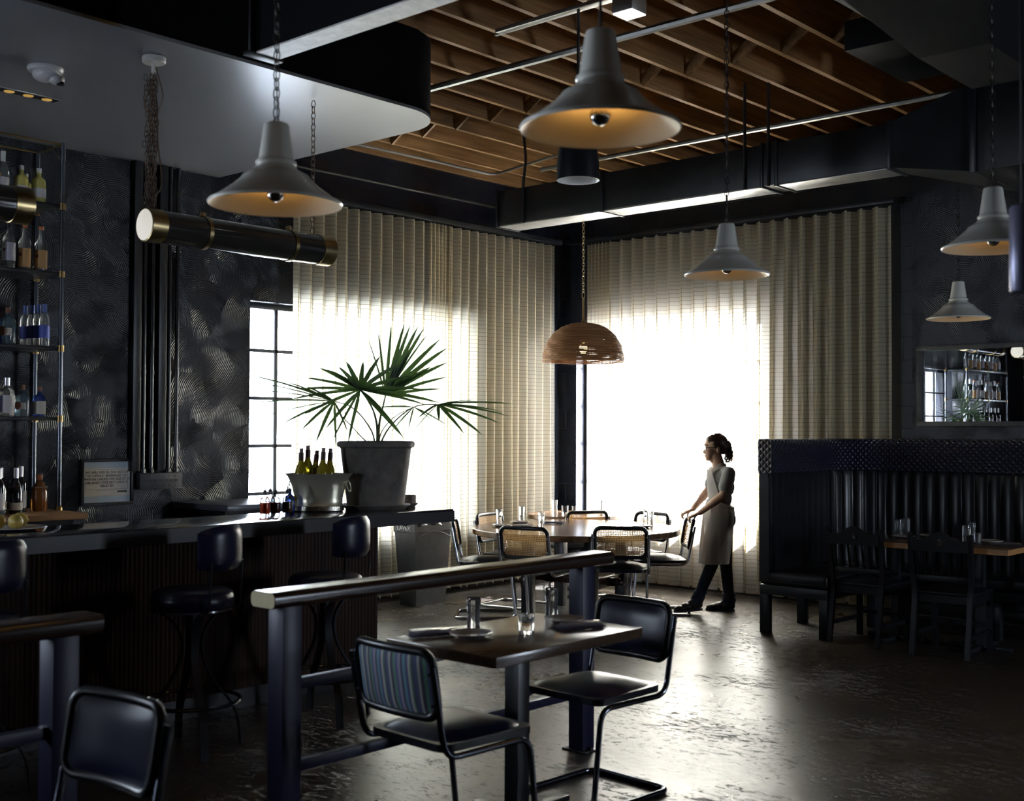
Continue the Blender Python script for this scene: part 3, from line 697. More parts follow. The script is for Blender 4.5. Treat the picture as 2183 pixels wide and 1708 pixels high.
bm = NB(); box(bm, -.20, -.02, -4.58, 3.36, .0, .12); obj('kick_board', bm, m_steel_black, bb, smooth=False)
bm = NB(); n_ = 300
def flute(path, L):
    def f(u, v):
        s_ = u * L; h_ = .008 * (abs(sin(pi * s_ / .0265)) ** .5); return path(s_, h_, .12 + .875 * v)
    return f
L = 8.02; surf(bm, flute(lambda s_, h_, z: Vector((.03 + h_, -4.6 + s_, z)), L), int(L / .0265) * 4, 1)
L2 = .27; surf(bm, flute(lambda s_, h_, z: Vector((.03 - s_, 3.42 + h_, z)), L2), int(L2 / .0265) * 4, 1)
obj('battens', bm, m_flute, bb, ang=60)
# raised far end of the back counter seen under the window
bc = thing('back_shelf_counter', 'low grey counter ledge along the left wall under the uncovered window', 'counter', (-7.95, 5.5, 0))
bm = NB(); box(bm, -.34, .40, -.25, .72, .955, 1.00, bev=.005); obj('slab', bm, pm('grey_counter', (.09, .09, .11), rough=.3), bc)
bm = NB(); box(bm, -.34, .30, -.20, .68, 0, .955); obj('cabinet', bm, m_steel_black, bc)
bbw = thing('back_bar', 'wooden back bar ledge under the bottle shelves at the left edge', 'counter', (-7.95, 3.0, 0))
bm = NB(); box(bm, -.34, .42, -4.9, 1.12, .965, 1.005, bev=.004); obj('wood_top', bm, wood_mat('amber_oak', (.20, .10, .04), (.30, .16, .07), rough=.35, scale=(8, .8, 8), ring=3, bump=.05), bbw)
bm = NB(); box(bm, -.34, .34, -4.9, 1.05, 0, .965); obj('cabinet', bm, m_steel_black, bbw)

# ============================================================ bottle shelves
m_brass = pm('aged_brass', (.30, .20, .08), rough=.35, metal=.9)
m_post_steel = pm('gunmetal_post', (.10, .11, .13), rough=.25, metal=.8)
SHZ = (1.655, 2.145, 2.665, 3.14)
def shelf_unit(label, y0, y1, ymid):
    t = thing('bottle_shelf', label, 'shelf', (-8.08, (y0 + y1) / 2, 1.005)); oy = (y0 + y1) / 2
    for (x, ys) in ((.18, (y0, y1)), (-.19, (y0, ymid, y1)), (.18, (ymid,))):
        for y in ys:
            bm = NB(); tube(bm, [(x, y - oy, 0), (x, y - oy, 2.57)], .016, seg=12); po = obj('post', bm, m_post_steel, t)
            for z in SHZ: bm = NB(); lathe(bm, [(.017, -.022), (.023, -.022), (.023, .022), (.017, .022)], (x, y - oy, z - 1.005 - .012), 12); obj('collar', bm, m_brass, po)
            bm = NB(); lathe(bm, [(.017, 0), (.024, .0), (.024, .02), (.017, .03)], (x, y - oy, 0), 12); obj('foot_collar', bm, m_brass, po)
    for z in SHZ:
        bm = NB(); zz = z - 1.005; box(bm, -.20, .19, y0 - oy + .01, y1 - oy - .01, zz - .024, zz, bev=.002); obj('shelf_board', bm, m_steel_black, t)
    bm = NB(); zz = 2.56
    for a, b_ in (((.18, y0), (.18, y1)), ((-.19, y0), (-.19, y1)), ((.18, y0), (-.19, y0)), ((.18, y1), (-.19, y1))): tube(bm, [(a[0], a[1] - oy, zz), (b_[0], b_[1] - oy, zz)], .007, seg=6)
    obj('top_rail', bm, m_brass, t)
    return t
shelf_unit('tall black bottle shelf with brass collars at the left edge of the picture', 2.35, 4.10, 3.2)
shelf_unit('second bottle shelf further along the bar wall, seen in the mirror', -2.5, -.60, -1.6)

# ---------------- bottles
G_clear = pm('clear_bottle_glass', (.92, .96, .95), rough=.04, trans=.9, spec=.6)
G_green = pm('pale_green_glass', (.55, .78, .60), rough=.04, trans=.85, spec=.6)
G_aqua = pm('aqua_glass', (.45, .68, .80), rough=.04, trans=.85, spec=.6)
G_blue = pm('cobalt_glass', (.06, .14, .55), rough=.05, trans=.7, spec=.6)
G_dark = pm('dark_wine_glass', (.010, .010, .014), rough=.08, spec=.7)
G_olive = pm('olive_wine_glass', (.35, .30, .03), rough=.06, trans=.6, spec=.6)
G_yellow = pm('yellow_liqueur', (.80, .72, .20), rough=.12, trans=.25, spec=.6)
G_amber = pm('amber_whiskey', (.45, .16, .03), rough=.08, trans=.5, spec=.6)
L_white = pm('white_label', (.62, .60, .60), rough=.6); L_lav = pm('lavender_white_label', (.55, .53, .60), rough=.6)
L_tan = pm('tan_label', (.58, .34, .14), rough=.6); L_blue = pm('blue_label', (.10, .14, .50), rough=.5); L_cream = pm('cream_label', (.60, .56, .48), rough=.6)
K_white = pm('white_cap', (.75, .74, .72), rough=.35); K_orange = pm('orange_cap', (.60, .20, .07), rough=.45); K_blue = pm('blue_cap', (.10, .16, .42), rough=.4)
K_brown = pm('brown_cork_cap', (.22, .09, .05), rough=.5); K_black = pm('black_cap', (.02, .02, .02), rough=.4); K_silver = pm('silver_foil', (.60, .58, .60), rough=.3, metal=.7)
L_dark = pm('dark_emblem', (.12, .03, .03), rough=.6); L_gold = pm('gold_emblem', (.35, .22, .08), rough=.4, metal=.4)
PROF = {
 'tall': [(0, 0), (.036, 0), (.038, .01), (.038, .165), (.034, .190), (.018, .215), (.0135, .235), (.0135, .285)],
 'square': [(0, 0), (.041, 0), (.043, .01), (.043, .13), (.038, .15), (.016, .165), (.0135, .18), (.0135, .215)],
 'round': [(0, 0), (.044, 0), (.048, .02), (.049, .12), (.042, .155), (.020, .18), (.0145, .195), (.0145, .225)],
 'slim': [(0, 0), (.030, 0), (.031, .01), (.031, .165), (.026, .19), (.0135, .215), (.0125, .26)],
 'wine': [(0, 0), (.036, 0), (.038, .008), (.038, .185), (.034, .205), (.018, .230), (.0145, .245), (.0145, .300)],
 'burg': [(0, 0), (.040, 0), (.042, .01), (.042, .15), (.033, .19), (.019, .225), (.0145, .25), (.0145, .300)],
}
def bottle(name, prof, glass, lab, lz, cap, ch, label, emblem=None, cat='bottle', liquid=None, lseg=1.0):
    t = thing(name, label, cat); P = PROF[prof]; top = P[-1][1]; r_ = max(p[0] for p in P)
    bm = NB(); lathe(bm, P + [(0, top)], seg=20); obj('glass_body', bm, glass, t, ang=50)
    if lab:
        bm = NB(); z0, z1 = lz; rr = r_ + .0008
        surf(bm, lambda u, v: Vector((rr * cos((u - .5) * 2 * pi * lseg * .62), rr * sin((u - .5) * 2 * pi * lseg * .62), z0 + (z1 - z0) * v)), 16, 1)
        o = obj('paper_label', bm, lab, t)
        if emblem:
            bm = NB(); lathe(bm, [(0, 0), (emblem[0], 0), (emblem[0], .001), (0, .001)], (0, 0, 0), 16, mat=Matrix.Rotation(emblem[2], 4, 'Z') @ Matrix.Translation((rr + .0002, 0, emblem[1])) @ Matrix.Rotation(radians(90), 4, 'Y')); obj('emblem', bm, emblem[3], o)
    bm = NB(); rn = P[-1][0]; lathe(bm, [(0, top - ch), (rn + .0025, top - ch), (rn + .003, top + .004), (0, top + .006)], seg=14); obj('cap', bm, cap, t)
    return t
B_vodka = bottle('liquor_bottle', 'tall', G_clear, L_white, (.03, .125), K_white, .062, '', emblem=(.013, .138, -.5, L_gold))
B_yellow = bottle('liquor_bottle', 'square', G_yellow, L_white, (.03, .09), K_white, .022, '', emblem=(.012, .06, -.9, L_dark))
B_clear = bottle('liquor_bottle', 'tall', G_clear, L_lav, (.045, .155), K_black, .045, '', emblem=(.009, .11, -.7, L_dark))
B_tan = bottle('liquor_bottle', 'tall', G_clear, L_tan, (.015, .135), K_orange, .018, '', emblem=(.013, .095, -.7, L_dark), lseg=1.5)
B_green = bottle('gin_bottle', 'round', G_green, L_cream, (.055, .10), K_brown, .030, '', emblem=(.030, .08, -.7, K_brown), lseg=.25)
B_aqua = bottle('gin_bottle', 'round', G_aqua, L_cream, (.055, .10), K_brown, .030, '', emblem=(.030, .08, -.7, K_brown), lseg=.25)
B_bluecap = bottle('liquor_bottle', 'slim', G_clear, L_blue, (.05, .13), K_blue, .055, '')
B_silver = bottle('liquor_bottle', 'square', G_clear, L_white, (.02, .12), K_silver, .040, '')
B_cobalt = bottle('gin_bottle', 'square', G_blue, L_cream, (.02, .115), K_brown, .030, '')
B_lavsq = bottle('liquor_bottle', 'square', G_clear, L_blue, (.04, .115), K_silver, .045, '')
B_wine = bottle('wine_bottle', 'wine', G_dark, L_white, (.03, .14), K_silver, .075, '')
B_burg = bottle('wine_bottle', 'burg', G_dark, L_cream, (.025, .075), K_silver, .07, '')
B_bourbon = bottle('whiskey_bottle', 'round', G_amber, L_cream, (.15, .152), K_orange, .03, '')
used_b = set()
def put(proto, x, y, z, rz, label, group, s=1.0):
    if proto.name not in used_b:
        used_b.add(proto.name); proto.location = (x, y, z); proto.rotation_euler = (0, 0, rz); proto['label'] = label; proto['group'] = group; o = proto
    else: o = dup(proto, (x, y, z), rz, label, group)
    o.scale = (s, s, s); return o
FA = radians(-25)
g4 = 'bottles on the top bottle shelf'
for y, s in ((3.88, 0), (3.75, 0)): pass
lb = 'clear spirit bottle with tall white cap and white label on the top bottle shelf'
ORD = ('first', 'second', 'third', 'fourth', 'fifth', 'sixth', 'seventh', 'eighth', 'ninth')
for k, y in enumerate((3.70, 3.60, 3.49, 3.38, 3.27, 3.16)): put(B_vodka, -7.96, y, SHZ[3], FA, 'clear spirit bottle with tall white cap, ' + ORD[k] + ' to the left of the yellow ones', g4, 1.10)
put(B_yellow, -7.96, 3.83, SHZ[3], FA, 'yellow liqueur bottle on the top shelf, just left of the end one', g4, 1.1)
put(B_yellow, -7.96, 3.955, SHZ[3], FA, 'yellow liqueur bottle at the right end of the top shelf', g4, 1.1)
put(B_yellow, -8.10, 3.93, SHZ[3], FA, 'yellow liqueur bottle behind the front two on the top shelf', g4, 1.0)
g3 = 'bottles on the second shelf from the top'
for k, y in enumerate((3.75, 3.64, 3.53, 3.42, 3.31)): put(B_clear, -7.96, y, SHZ[2], FA, 'clear black capped bottle with lavender label, ' + ORD[k] + ' left of the orange capped pair', g3, 1.12)
put(B_tan, -7.96, 3.86, SHZ[2], FA, 'orange capped tan label bottle on the second shelf, left of its twin', g3, 1.08)
put(B_tan, -7.955, 3.975, SHZ[2], FA, 'orange capped bottle with tan label at the right end of the second shelf', g3, 1.08)
g2 = 'bottles on the middle bottle shelf'
put(B_green, -7.96, 3.63, SHZ[1], FA, 'round shouldered pale green gin bottle on the middle shelf', g2, 1.1)
put(B_green, -7.96, 3.51, SHZ[1], FA, 'pale green gin bottle at the left picture edge of the middle shelf', g2, 1.1)
put(B_aqua, -7.96, 3.75, SHZ[1], FA, 'aqua tinted gin bottle with round label on the middle shelf', g2, 1.1)
for k, (x, y) in enumerate(((-8.12, 3.95), (-8.05, 3.965), (-7.98, 3.975), (-7.91, 3.985))): put(B_bluecap, x, y, SHZ[1], FA, 'slim blue capped bottle on the middle shelf, ' + ORD[3 - k] + ' back from the front of its row', g2, 1.1)
g1 = 'bottles on the lowest bottle shelf'
put(B_lavsq, -7.96, 3.64, SHZ[0], FA, 'square clear bottle with blue label on the lowest shelf', g1, 1.2)
put(B_silver, -7.95, 3.745, SHZ[0], FA, 'square clear bottle with silver cap on the lowest shelf', g1, 1.2)
put(B_silver, -8.10, 3.74, SHZ[0], FA, 'silver capped clear bottle in the back row of the lowest shelf', g1, 1.2)
put(B_aqua, -7.96, 3.86, SHZ[0], FA, 'greenish gin bottle with round label on the lowest shelf', g1, .95)
put(B_cobalt, -7.95, 3.975, SHZ[0], FA, 'cobalt blue gin bottle with cream label on the lowest shelf', g1, .95)
put(B_cobalt, -7.96, 3.52, SHZ[0], FA, 'cobalt bottle left of the square clear one on the lowest shelf', g1, .95)
g0 = 'bottles standing on the wooden back bar'
lw = 'dark wine bottle with silver foil neck in the front ranks on the back bar'
for k in range(9):
    x = -7.86 - .095 * (k % 3); y = 3.30 + .085 * (k // 3) + .02 * (k % 3); put(B_wine, x, y, 1.005, FA + .4 * (k % 2), 'dark wine bottle under the napkin stack, ' + ('front', 'middle', 'back')[k % 3] + ' of the ' + ('left', 'middle', 'right')[k // 3] + ' rank', g0, 1.0)
put(B_wine, -7.78, 3.62, 1.005, FA, 'wine bottle with tall white label standing at the front of the back bar', g0, 1.0)
put(B_burg, -7.80, 3.745, 1.005, FA, 'sloping shouldered wine bottle with low cream label on the back bar', g0, 1.0)
put(B_burg, -7.93, 3.70, 1.005, FA, 'sloping shouldered wine bottle behind the front ones on the back bar', g0, 1.0)
put(B_wine, -7.93, 3.84, 1.005, FA + .3, 'wine bottle beside the amber whiskey bottle on the back bar', g0, 1.02)
put(B_bourbon, -7.93, 3.975, 1.005, FA, 'amber whiskey bottle with copper cap at the right end of the back bar', g0, 1.1)
# bottles that only the mirror shows
for zi, protos in ((0, (B_wine, B_burg)), (1, (B_vodka, B_wine, B_tan)), (2, (B_clear, B_tan))):
    for k in range(9):
        put(protos[k % len(protos)], -7.97, -.74 - .185 * k - (.05 if k > 4 else 0), SHZ[zi], FA, ORD[k] + ' bottle from the window on the ' + ('lowest', 'middle', 'upper')[zi] + ' board of the mirrored shelf', 'bottles on the second shelf unit', 1.15)
nap = thing('napkin_stack', 'stack of folded white cloths resting on the wine bottles', 'cloth', (-7.90, 3.47, 1.315))
bm = NB()
for k in range(5): box(bm, -.09 + .004 * (k % 2), .09, -.12, .12 - .006 * (k % 3), k * .013, k * .013 + .011, bev=.004)
obj('folded_cloth', bm, pm('white_cotton', (.55, .53, .52), rough=.9), nap)

# ============================================================ sign, pipes and box on the bar wall
sg = thing('framed_sign', 'black framed notice about refusing alcohol sales on the bar wall', 'sign', (WA + .004, 4.683, 1.172))
m_frame = pm('black_frame', (.006, .006, .007), rough=.35)
bm = NB()
W2, H2 = .215, .175
for (a, b_, c_, d_) in ((-W2, W2, H2 - .022, H2), (-W2, W2, -H2, -H2 + .022), (-W2, -W2 + .022, -H2 + .022, H2 - .022), (W2 - .022, W2, -H2 + .022, H2 - .022)): box(bm, 0, .028, a, b_, c_, d_, bev=.002)
obj('frame', bm, m_frame, sg)
bm = NB(); box(bm, .004, .010, -W2 + .02, W2 - .02, -H2 + .02, H2 - .02); obj('blue_mat', bm, pm('pale_blue_mat', (.50, .60, .70), rough=.6), sg, smooth=False)
bm = NB(); box(bm, .010, .0115, -W2 + .024, W2 - .028, -.105, .105); obj('notice_paper', bm, pm('cream_paper', (.80, .76, .70), rough=.7), sg, smooth=False)
m_ink = pm('printed_ink', (.05, .05, .05), rough=.7)
TM = Matrix(((0, 0, 1, 0), (1, 0, 0, 0), (0, 1, 0, 0), (0, 0, 0, 1)))    # text x -> +y, text y -> +z, facing +x
text_mesh('WE WILL REFUSE THE SALE OF\nALCOHOLIC BEVERAGES TO\nANYONE UNDER THE AGE OF 21\nOR WHO DOES NOT HAVE A\nVALID ID!', .0255, 'notice_text', m_ink, sg, Matrix.Translation((.0120, -.002, .022)) @ TM)
bm = NB()
for (a, b_, c_, d_) in ((-.178, .172, .093, .0945), (-.178, .172, -.0545, -.053), (-.178, -.1765, -.053, .0945), (.1705, .172, -.053, .0945), (-.09, .09, -.064, -.0625), (.085, .165, -.080, -.068), (.03, .165, -.086, -.085)): box(bm, .0115, .0122, a, b_, c_, d_)
obj('printed_border', bm, m_ink, sg, smooth=False)
m_ptube = pm('black_glossy_pipe', (.015, .016, .02), rough=.18, spec=.7)
for k, y in enumerate((4.965, 5.035, 5.185, 5.255)):
    bm = NB(); tube(bm, [(WA + .04, y, 1.24), (WA + .04, y, 3.64)], .0165, seg=14)
    lathe(bm, [(.017, 0), (.022, 0), (.022, .03), (.017, .035)], (WA + .04, y, 1.235), 14); lathe(bm, [(.017, 0), (.020, 0), (.020, .03), (.017, .03)], (WA + .04, y, 2.0), 14)
    nmk = ('leftmost of the four', 'second from left of the four', 'third from left of the four', 'rightmost of the four')[k]
    tag(obj('wall_pipe', bm, m_ptube), nmk + ' black pipes running up the bar wall', 'pipe', 'black pipes on the bar wall')
for k, y in enumerate((4.90, 5.12)):
    bm = NB(); box(bm, WA + .0, WA + .055, y - .035, y + .035, 1.25, 3.64, bev=.004); tag(obj('channel_strut', bm, m_steel_black), ('left' if k == 0 else 'right') + ' flat black channel strut beside the black pipes on the bar wall', 'channel')
jb = thing('conduit_trough', 'grey black steel box with slots where the wall pipes end', 'box', (WA + .003, 5.105, 1.17))
m_jb = pm('dusty_black_box', (.045, .045, .055), rough=.55)
bm = NB(); box(bm, 0, .075, -.185, .185, -.062, .062, bev=.004); obj('box_body', bm, m_jb, jb)
bm = NB()
for k in range(7): box(bm, .0745, .078, -.15 + .045 * k, -.122 + .045 * k, -.008, .012); 
obj('slots', bm, m_steel_black, jb, smooth=False)
bm = NB()
for k in range(6):
    for z in (-.035, .035): lathe(bm, [(0, 0), (.004, 0), (.004, .003), (0, .003)], seg=8, mat=Matrix.Translation((.0745, -.13 + .05 * k, z)) @ Matrix.Rotation(radians(90), 4, 'Y'))
obj('screws', bm, m_post_steel, jb)

# ============================================================ bar stools
def make_stool(label):
    t = thing('bar_stool', label, 'stool', group='swivel bar stools along the bar'); m_leg = pm('gunmetal_strap', (.035, .037, .045), rough=.4, metal=.5)
    bm = NB(); lathe(bm, [(0, .695), (.185, .695), (.198, .705), (.203, .735), (.197, .77), (.175, .785), (.09, .79), (0, .79)], seg=40); obj('seat', bm, m_vinyl_blue, t, ang=50)
    bm = NB(); lathe(bm, [(.19, .688), (.2, .688), (.2, .697), (.19, .697)], seg=40); obj('seat_band', bm, m_chrome, t)
    bm = NB(); lathe(bm, [(0, .44), (.028, .44), (.028, .66), (.055, .67), (.055, .695), (0, .695)], seg=16); obj('swivel_post', bm, m_leg, t)
    for k in range(4):
        a = pi / 4 + k * pi / 2 + .15; pr = [(.17, .685), (.125, .66), (.068, .60), (.045, .52), (.06, .42), (.12, .31), (.20, .21), (.235, .14), (.252, .0)]
        # smooth the leg profile
        q = fillet([(p[0] * cos(a), p[0] * sin(a), p[1]) for p in pr], .05, 3)
        bm = NB(); tube(bm, q, 1, flat=(.038, .009)); obj('leg', bm, m_leg, t, ang=50)
    bm = NB(); tube(bm, [(.235 * cos(2 * pi * k / 40), .235 * sin(2 * pi * k / 40), .24) for k in range(40)], .010, seg=8, closed=True); obj('foot_ring', bm, m_darkchrome, t)
    # low curved back on two rods; local +Y is the front
    bm = NB()
    def bk(off):
        def f(u, v):
            a = (u - .5) * 1.75; rr = .205 + off * (1 - (2 * u - 1) ** 6) * (1 - (2 * v - 1) ** 6)
            sh_ = 1 - .30 * abs(2 * u - 1) ** 3.0; zc2 = 1.0; hz = .218 / 2 * (sh_ if v > .5 else 1 - .12 * abs(2 * u - 1) ** 3)
            return Vector((rr * sin(a), -rr * cos(a) - .02, zc2 + (v - .5) * 2 * hz))
        return f
    surf(bm, bk(.020), 24, 10); surf(bm, bk(-.016), 24, 10); bmesh.ops.remove_doubles(bm, verts=bm.verts, dist=.0008); obj('backrest', bm, m_vinyl_blue, t, ang=60)
    for s_ in (-1, 1):
        bm = NB(); tube(bm, fillet([(s_ * .10, -.10, .69), (s_ * .12, -.195, .69), (s_ * .12, -.208, .93)], .04), .006, seg=6); obj('back_rod', bm, m_steel_black, t)
    return t
def stool_at(t, x, y, rz): t.location = (x, y, 0); t.rotation_euler = (0, 0, rz)
s1 = make_stool('middle bar stool with blue vinyl seat, left of the long handrail'); stool_at(s1, -5.12, 3.36, radians(108))
dup(s1, (-5.12, 4.20, 0), radians(106), 'bar stool nearest the end of the bar, behind the long handrail', 'swivel bar stools along the bar')
dup(s1, (-5.12, 2.26, 0), radians(104), 'bar stool cut by the left picture edge, in front of the lemons', 'swivel bar stools along the bar')
# ============================================================ enamel pendant lamps
m_enamel = pm('grey_enamel', (.62, .61, .55), rough=.25, spec=.5, coat=.25)
m_enamel_in = pm('cream_enamel_inside', (.72, .60, .42), rough=.35)
m_bulb = pm('half_silvered_bulb', (.65, .62, .58), rough=.08, metal=1)
m_bulb_lit = pm('warm_bulb_glass', (.9, .7, .4), rough=.2, emit=(1, .62, .22), es=6)
m_chain = pm('rusty_chain', (.13, .09, .065), rough=.45, metal=.7)
m_chain_dk = pm('dark_chain', (.03, .026, .024), rough=.4, metal=.6)
m_cord = pm('black_cord', (.01, .01, .01), rough=.6)
def chain_into(bm, x, y, z0, z1, link=.034, r=.0021, jit=0, rnd=None):
    n = max(1, int((z1 - z0) / (link * .78))); st = (z1 - z0) / n
    for k in range(n):
        z = z0 + st * (k + .5); a = (k % 2) * pi / 2 + .3 + (rnd.uniform(-.3, .3) if rnd else 0); jx = rnd.uniform(-jit, jit) if rnd else 0; jy = rnd.uniform(-jit, jit) if rnd else 0
        pts = []
        for q in range(10):
            t_ = 2 * pi * q / 10; u_, v_ = .30 * link * cos(t_), .5 * link * sin(t_) * 1.1
            pts.append((x + jx + u_ * cos(a), y + jy + u_ * sin(a), z + v_))
        tube(bm, pts, r, seg=5, closed=True)
LAMP_OUT = [(.0, .283), (.030, .283), (.041, .278), (.044, .272), (.060, .160), (.063, .150), (.070, .146), (.071, .138), (.066, .134), (.078, .118), (.100, .103), (.112, .098), (.122, .083), (.150, .058), (.185, .032), (.212, .014), (.222, .006), (.229, .006), (.2325, .000), (.229, -.006)]
LAMP_IN = [(.229, -.006), (.224, -.003), (.218, .002), (.180, .028), (.146, .053), (.118, .078), (.108, .092), (.070, .115), (.045, .14), (0, .145)]
def make_pendant(label, energy, top=4.165, z=2.44, chain=True, big=False):
    t = thing('pendant_lamp', label, 'lamp', group='grey enamel pendant lamps')
    bm = NB(); lathe(bm, LAMP_OUT, seg=56); obj('lamp_shade', bm, m_enamel, t, ang=50)
    bm = NB(); lathe(bm, LAMP_IN, seg=56); o = obj('shade_lining', bm, m_enamel_in, t, ang=50, label='cream enamel lining of the shade')
    bm = NB(); ellip(bm, (0, 0, .040), (.031, .031, .034)); obj('bulb', bm, m_bulb, t)
    bm = NB(); lathe(bm, [(0, .14), (.022, .14), (.022, .085), (.026, .07), (.0, .06)], seg=16); obj('bulb_neck', bm, m_bulb_lit, t)
    if chain:
        bm = NB(); tube(bm, [(.012 * cos(2 * pi * q / 14), 0, .292 + .014 * sin(2 * pi * q / 14)) for q in range(14)], .003, seg=6, closed=True); obj('hanging_ring', bm, m_chain_dk, t)
        bm = NB(); chain_into(bm, 0, 0, .303, top - z, link=.042, r=.0024)
        tube(bm, [(.004 * sin(k * 1.3), .004 * cos(k * 1.7), .30 + (top - z - .30) * k / 24) for k in range(25)], .002, seg=5); obj('chain', bm, m_chain_dk, t)
    else:
        bm = NB(); tube(bm, [(0, 0, .28), (0, 0, top - z)], .0045, seg=8); obj('cord', bm, m_cord, t)
    return t
lamps = [((-2.08, 2.70, 2.445), 'largest grey enamel pendant lamp, at top centre with its silvered bulb showing', 3.0, False),
         ((-3.37, 2.53, 2.362), 'grey enamel pendant lamp hanging in front of the brass tube light', 1.2, True),
         ((-3.47, 5.64, 2.432), 'grey enamel pendant lamp hanging in front of the far window curtain', 1.2, True),
         ((-2.03, 5.64, 2.440), 'grey enamel pendant lamp at the right picture edge below the plenum', .6, True),
         ((-3.48, 8.94, 2.430), 'smallest grey enamel pendant lamp, above the mirror and booth', 1.0, True)]
for loc, lb, en, ch in lamps:
    o = make_pendant(lb, en, z=loc[2], chain=ch, top=(TOP if loc[0] < -3.0 else 4.165) if loc[0] < -3.0 or loc[1] < 3.6 else 3.93); o.location = loc
    pl = light('pendant_bulb_light', 'POINT', (loc[0], loc[1], loc[2] + .085), en, (1, .70, .38), shadow_soft_size=.02)

# ============================================================ brass tube lights
m_smoke = pm('smoked_glass_tube', (.035, .033, .030), rough=.10, spec=.7, coat=.4)
m_brasscap = pm('brushed_brass_cap', (.34, .26, .13), rough=.28, metal=1)
m_disc = pm('lit_end_disc', (.85, .82, .75), rough=.4, emit=(1, .95, .84), es=.18)
def tube_light(label, x, z, y0, y1):
    t = thing('tube_light', label, 'lamp', (x, (y0 + y1) / 2, z), group='brass ended tube lights over the bar'); h = (y1 - y0) / 2; r = .095
    RX = Matrix.Rotation(radians(-90), 4, 'X')
    bm = NB(); lathe(bm, [(r - .006, -h + .08), (r - .004, -h + .08), (r - .004, h - .08), (r - .006, h - .08)], seg=48, mat=RX); obj('glass_tube', bm, m_smoke, t, ang=60)
    for s_ in (-1, 1):
        bm = NB(); a, b_ = sorted((s_ * h, s_ * (h - .10))); lathe(bm, [(r - .008, a), (r, a + .002), (r, b_ - .002), (r - .008, b_)], seg=48, mat=RX); c_ = obj('end_cap', bm, m_brasscap, t)
        bm = NB(); lathe(bm, [(0, s_ * (h - .006)), (r - .007, s_ * (h - .006)), (r - .007, s_ * (h - .004)), (0, s_ * (h - .003))], seg=48, mat=RX); obj('end_disc', bm, m_disc, c_, label='glowing cream disc in the end cap')
    for s_ in (-.42, .52):
        bm = NB(); lathe(bm, [(r - .002, -.012), (r + .002, -.012), (r + .002, .012), (r - .002, .012)], seg=40, mat=Matrix.Translation((0, s_ * h, 0)) @ RX); lathe(bm, [(0, r), (.022, r), (.022, r + .018), (.008, r + .026), (0, r + .026)], (0, s_ * h, 0), 12); obj('mount_clip', bm, m_brasscap, t)
    bm = NB(); lathe(bm, [(0, .05), (.012, .05), (.012, h * 2 - .05), (0, h * 2 - .05)], seg=10, mat=Matrix.Translation((0, -h, .02)) @ Matrix.Rotation(radians(-90), 4, 'X')); 
    obj('inner_rod', bm, m_brasscap, t)
    return t
t = tube_light('long smoked tube light with a glowing end disc, hung over the bar', -5.87, 2.70, 3.52, 4.82)
rnd = random.Random(3); bm = NB()
for k in range(7): chain_into(bm, -.01 + .009 * (k - 3), -.60 + .010 * ((k * 2) % 5 - 2), .10, .84 + .0 * k, link=.036, r=.0022, jit=.010, rnd=rnd)
obj('chain_bundle', bm, m_chain, t)
bm = NB(); tube(bm, fillet([(0, -.60, .92), (.03, -.58, .80), (.06, -.57, .70), (.01, -.60, .60), (-.07, -.62, .66), (-.05, -.62, .74), (.02, -.59, .70), (.03, -.59, .45), (.055, -.58, .30), (.06, -.58, .19), (-.02, -.60, .16), (0, -.60, .10)], .05, 4), .004, seg=6); obj('loose_cable', bm, m_chain, t)
bm = NB(); chain_into(bm, 0, .52, .0955, .925, link=.046, r=.0028); obj('chain', bm, m_chain, t)
bm = NB(); lathe(bm, [(0, .905), (.060, .905), (.065, .912), (.065, .935), (.06, .94), (0, .94)], (0, -.60, 0), 28); lathe(bm, [(.01, .84), (.012, .84), (.014, .905), (0, .905)], (0, -.60, 0), 12); obj('ceiling_canopy', bm, pm('white_plate', (.62, .60, .56), rough=.3), t, label='round white ceiling canopy')
tube_light('smoked tube light cut off by the left picture edge, showing only its brass end', -5.87, 2.705, 1.55, 2.86)

# ============================================================ wicker dome, can light, soffit fittings
m_wick = wood_mat('wicker', (.20, .09, .035), (.42, .22, .10), rough=.6, scale=(2, 2, 60), ring=2, bump=.6)
t = thing('wicker_lamp', 'woven rattan dome lamp hanging over the large round table', 'lamp', (-6.42, 8.10, 2.165))
bm = NB(); R_ = .352; nr = 46
for k in range(nr):
    a = (k + .5) / nr * pi / 2; r = R_ * cos(a) ** .82; z = .335 * sin(a); seg = 40; ph = k * .7
    tube(bm, [((r + .003 * sin(9 * 2 * pi * q / seg + ph)) * cos(2 * pi * q / seg), (r + .003 * sin(9 * 2 * pi * q / seg + ph)) * sin(2 * pi * q / seg), z + .0015 * sin(7 * 2 * pi * q / seg + ph * 2)) for q in range(seg)], .0052 if r > .03 else .003, seg=5, closed=True)
obj('woven_dome', bm, m_wick, t, ang=70)
bm = NB()
for k in range(18):
    a = 2 * pi * k / 18; tube(bm, [((R_ - .004) * cos(q * pi / 20) ** .82 * cos(a), (R_ - .004) * cos(q * pi / 20) ** .82 * sin(a), .333 * sin(q * pi / 20)) for q in range(10)], .004, seg=5)
obj('dome_ribs', bm, m_wick, t)
bm = NB(); lathe(bm, [(.0, .345), (.03, .34), (.012, .36), (.009, .37), (.009, .56), (0, .56)], seg=12); obj('brass_stem', bm, m_brass, t)
bm = NB(); tube(bm, [(.016 * cos(2 * pi * q / 16), .0, .585 + .028 * sin(2 * pi * q / 16)) for q in range(16)], .004, seg=6, closed=True); chain_into(bm, 0, 0, .605, 1.235, link=.036, r=.0028); obj('chain', bm, pm('brass_chain', (.28, .20, .10), rough=.35, metal=.8), t)
bm = NB(); tube(bm, [(-.03, 0, 1.235), (.035, -.01, 1.228)], .006, seg=6); obj('hook_bar', bm, m_pipe, t)
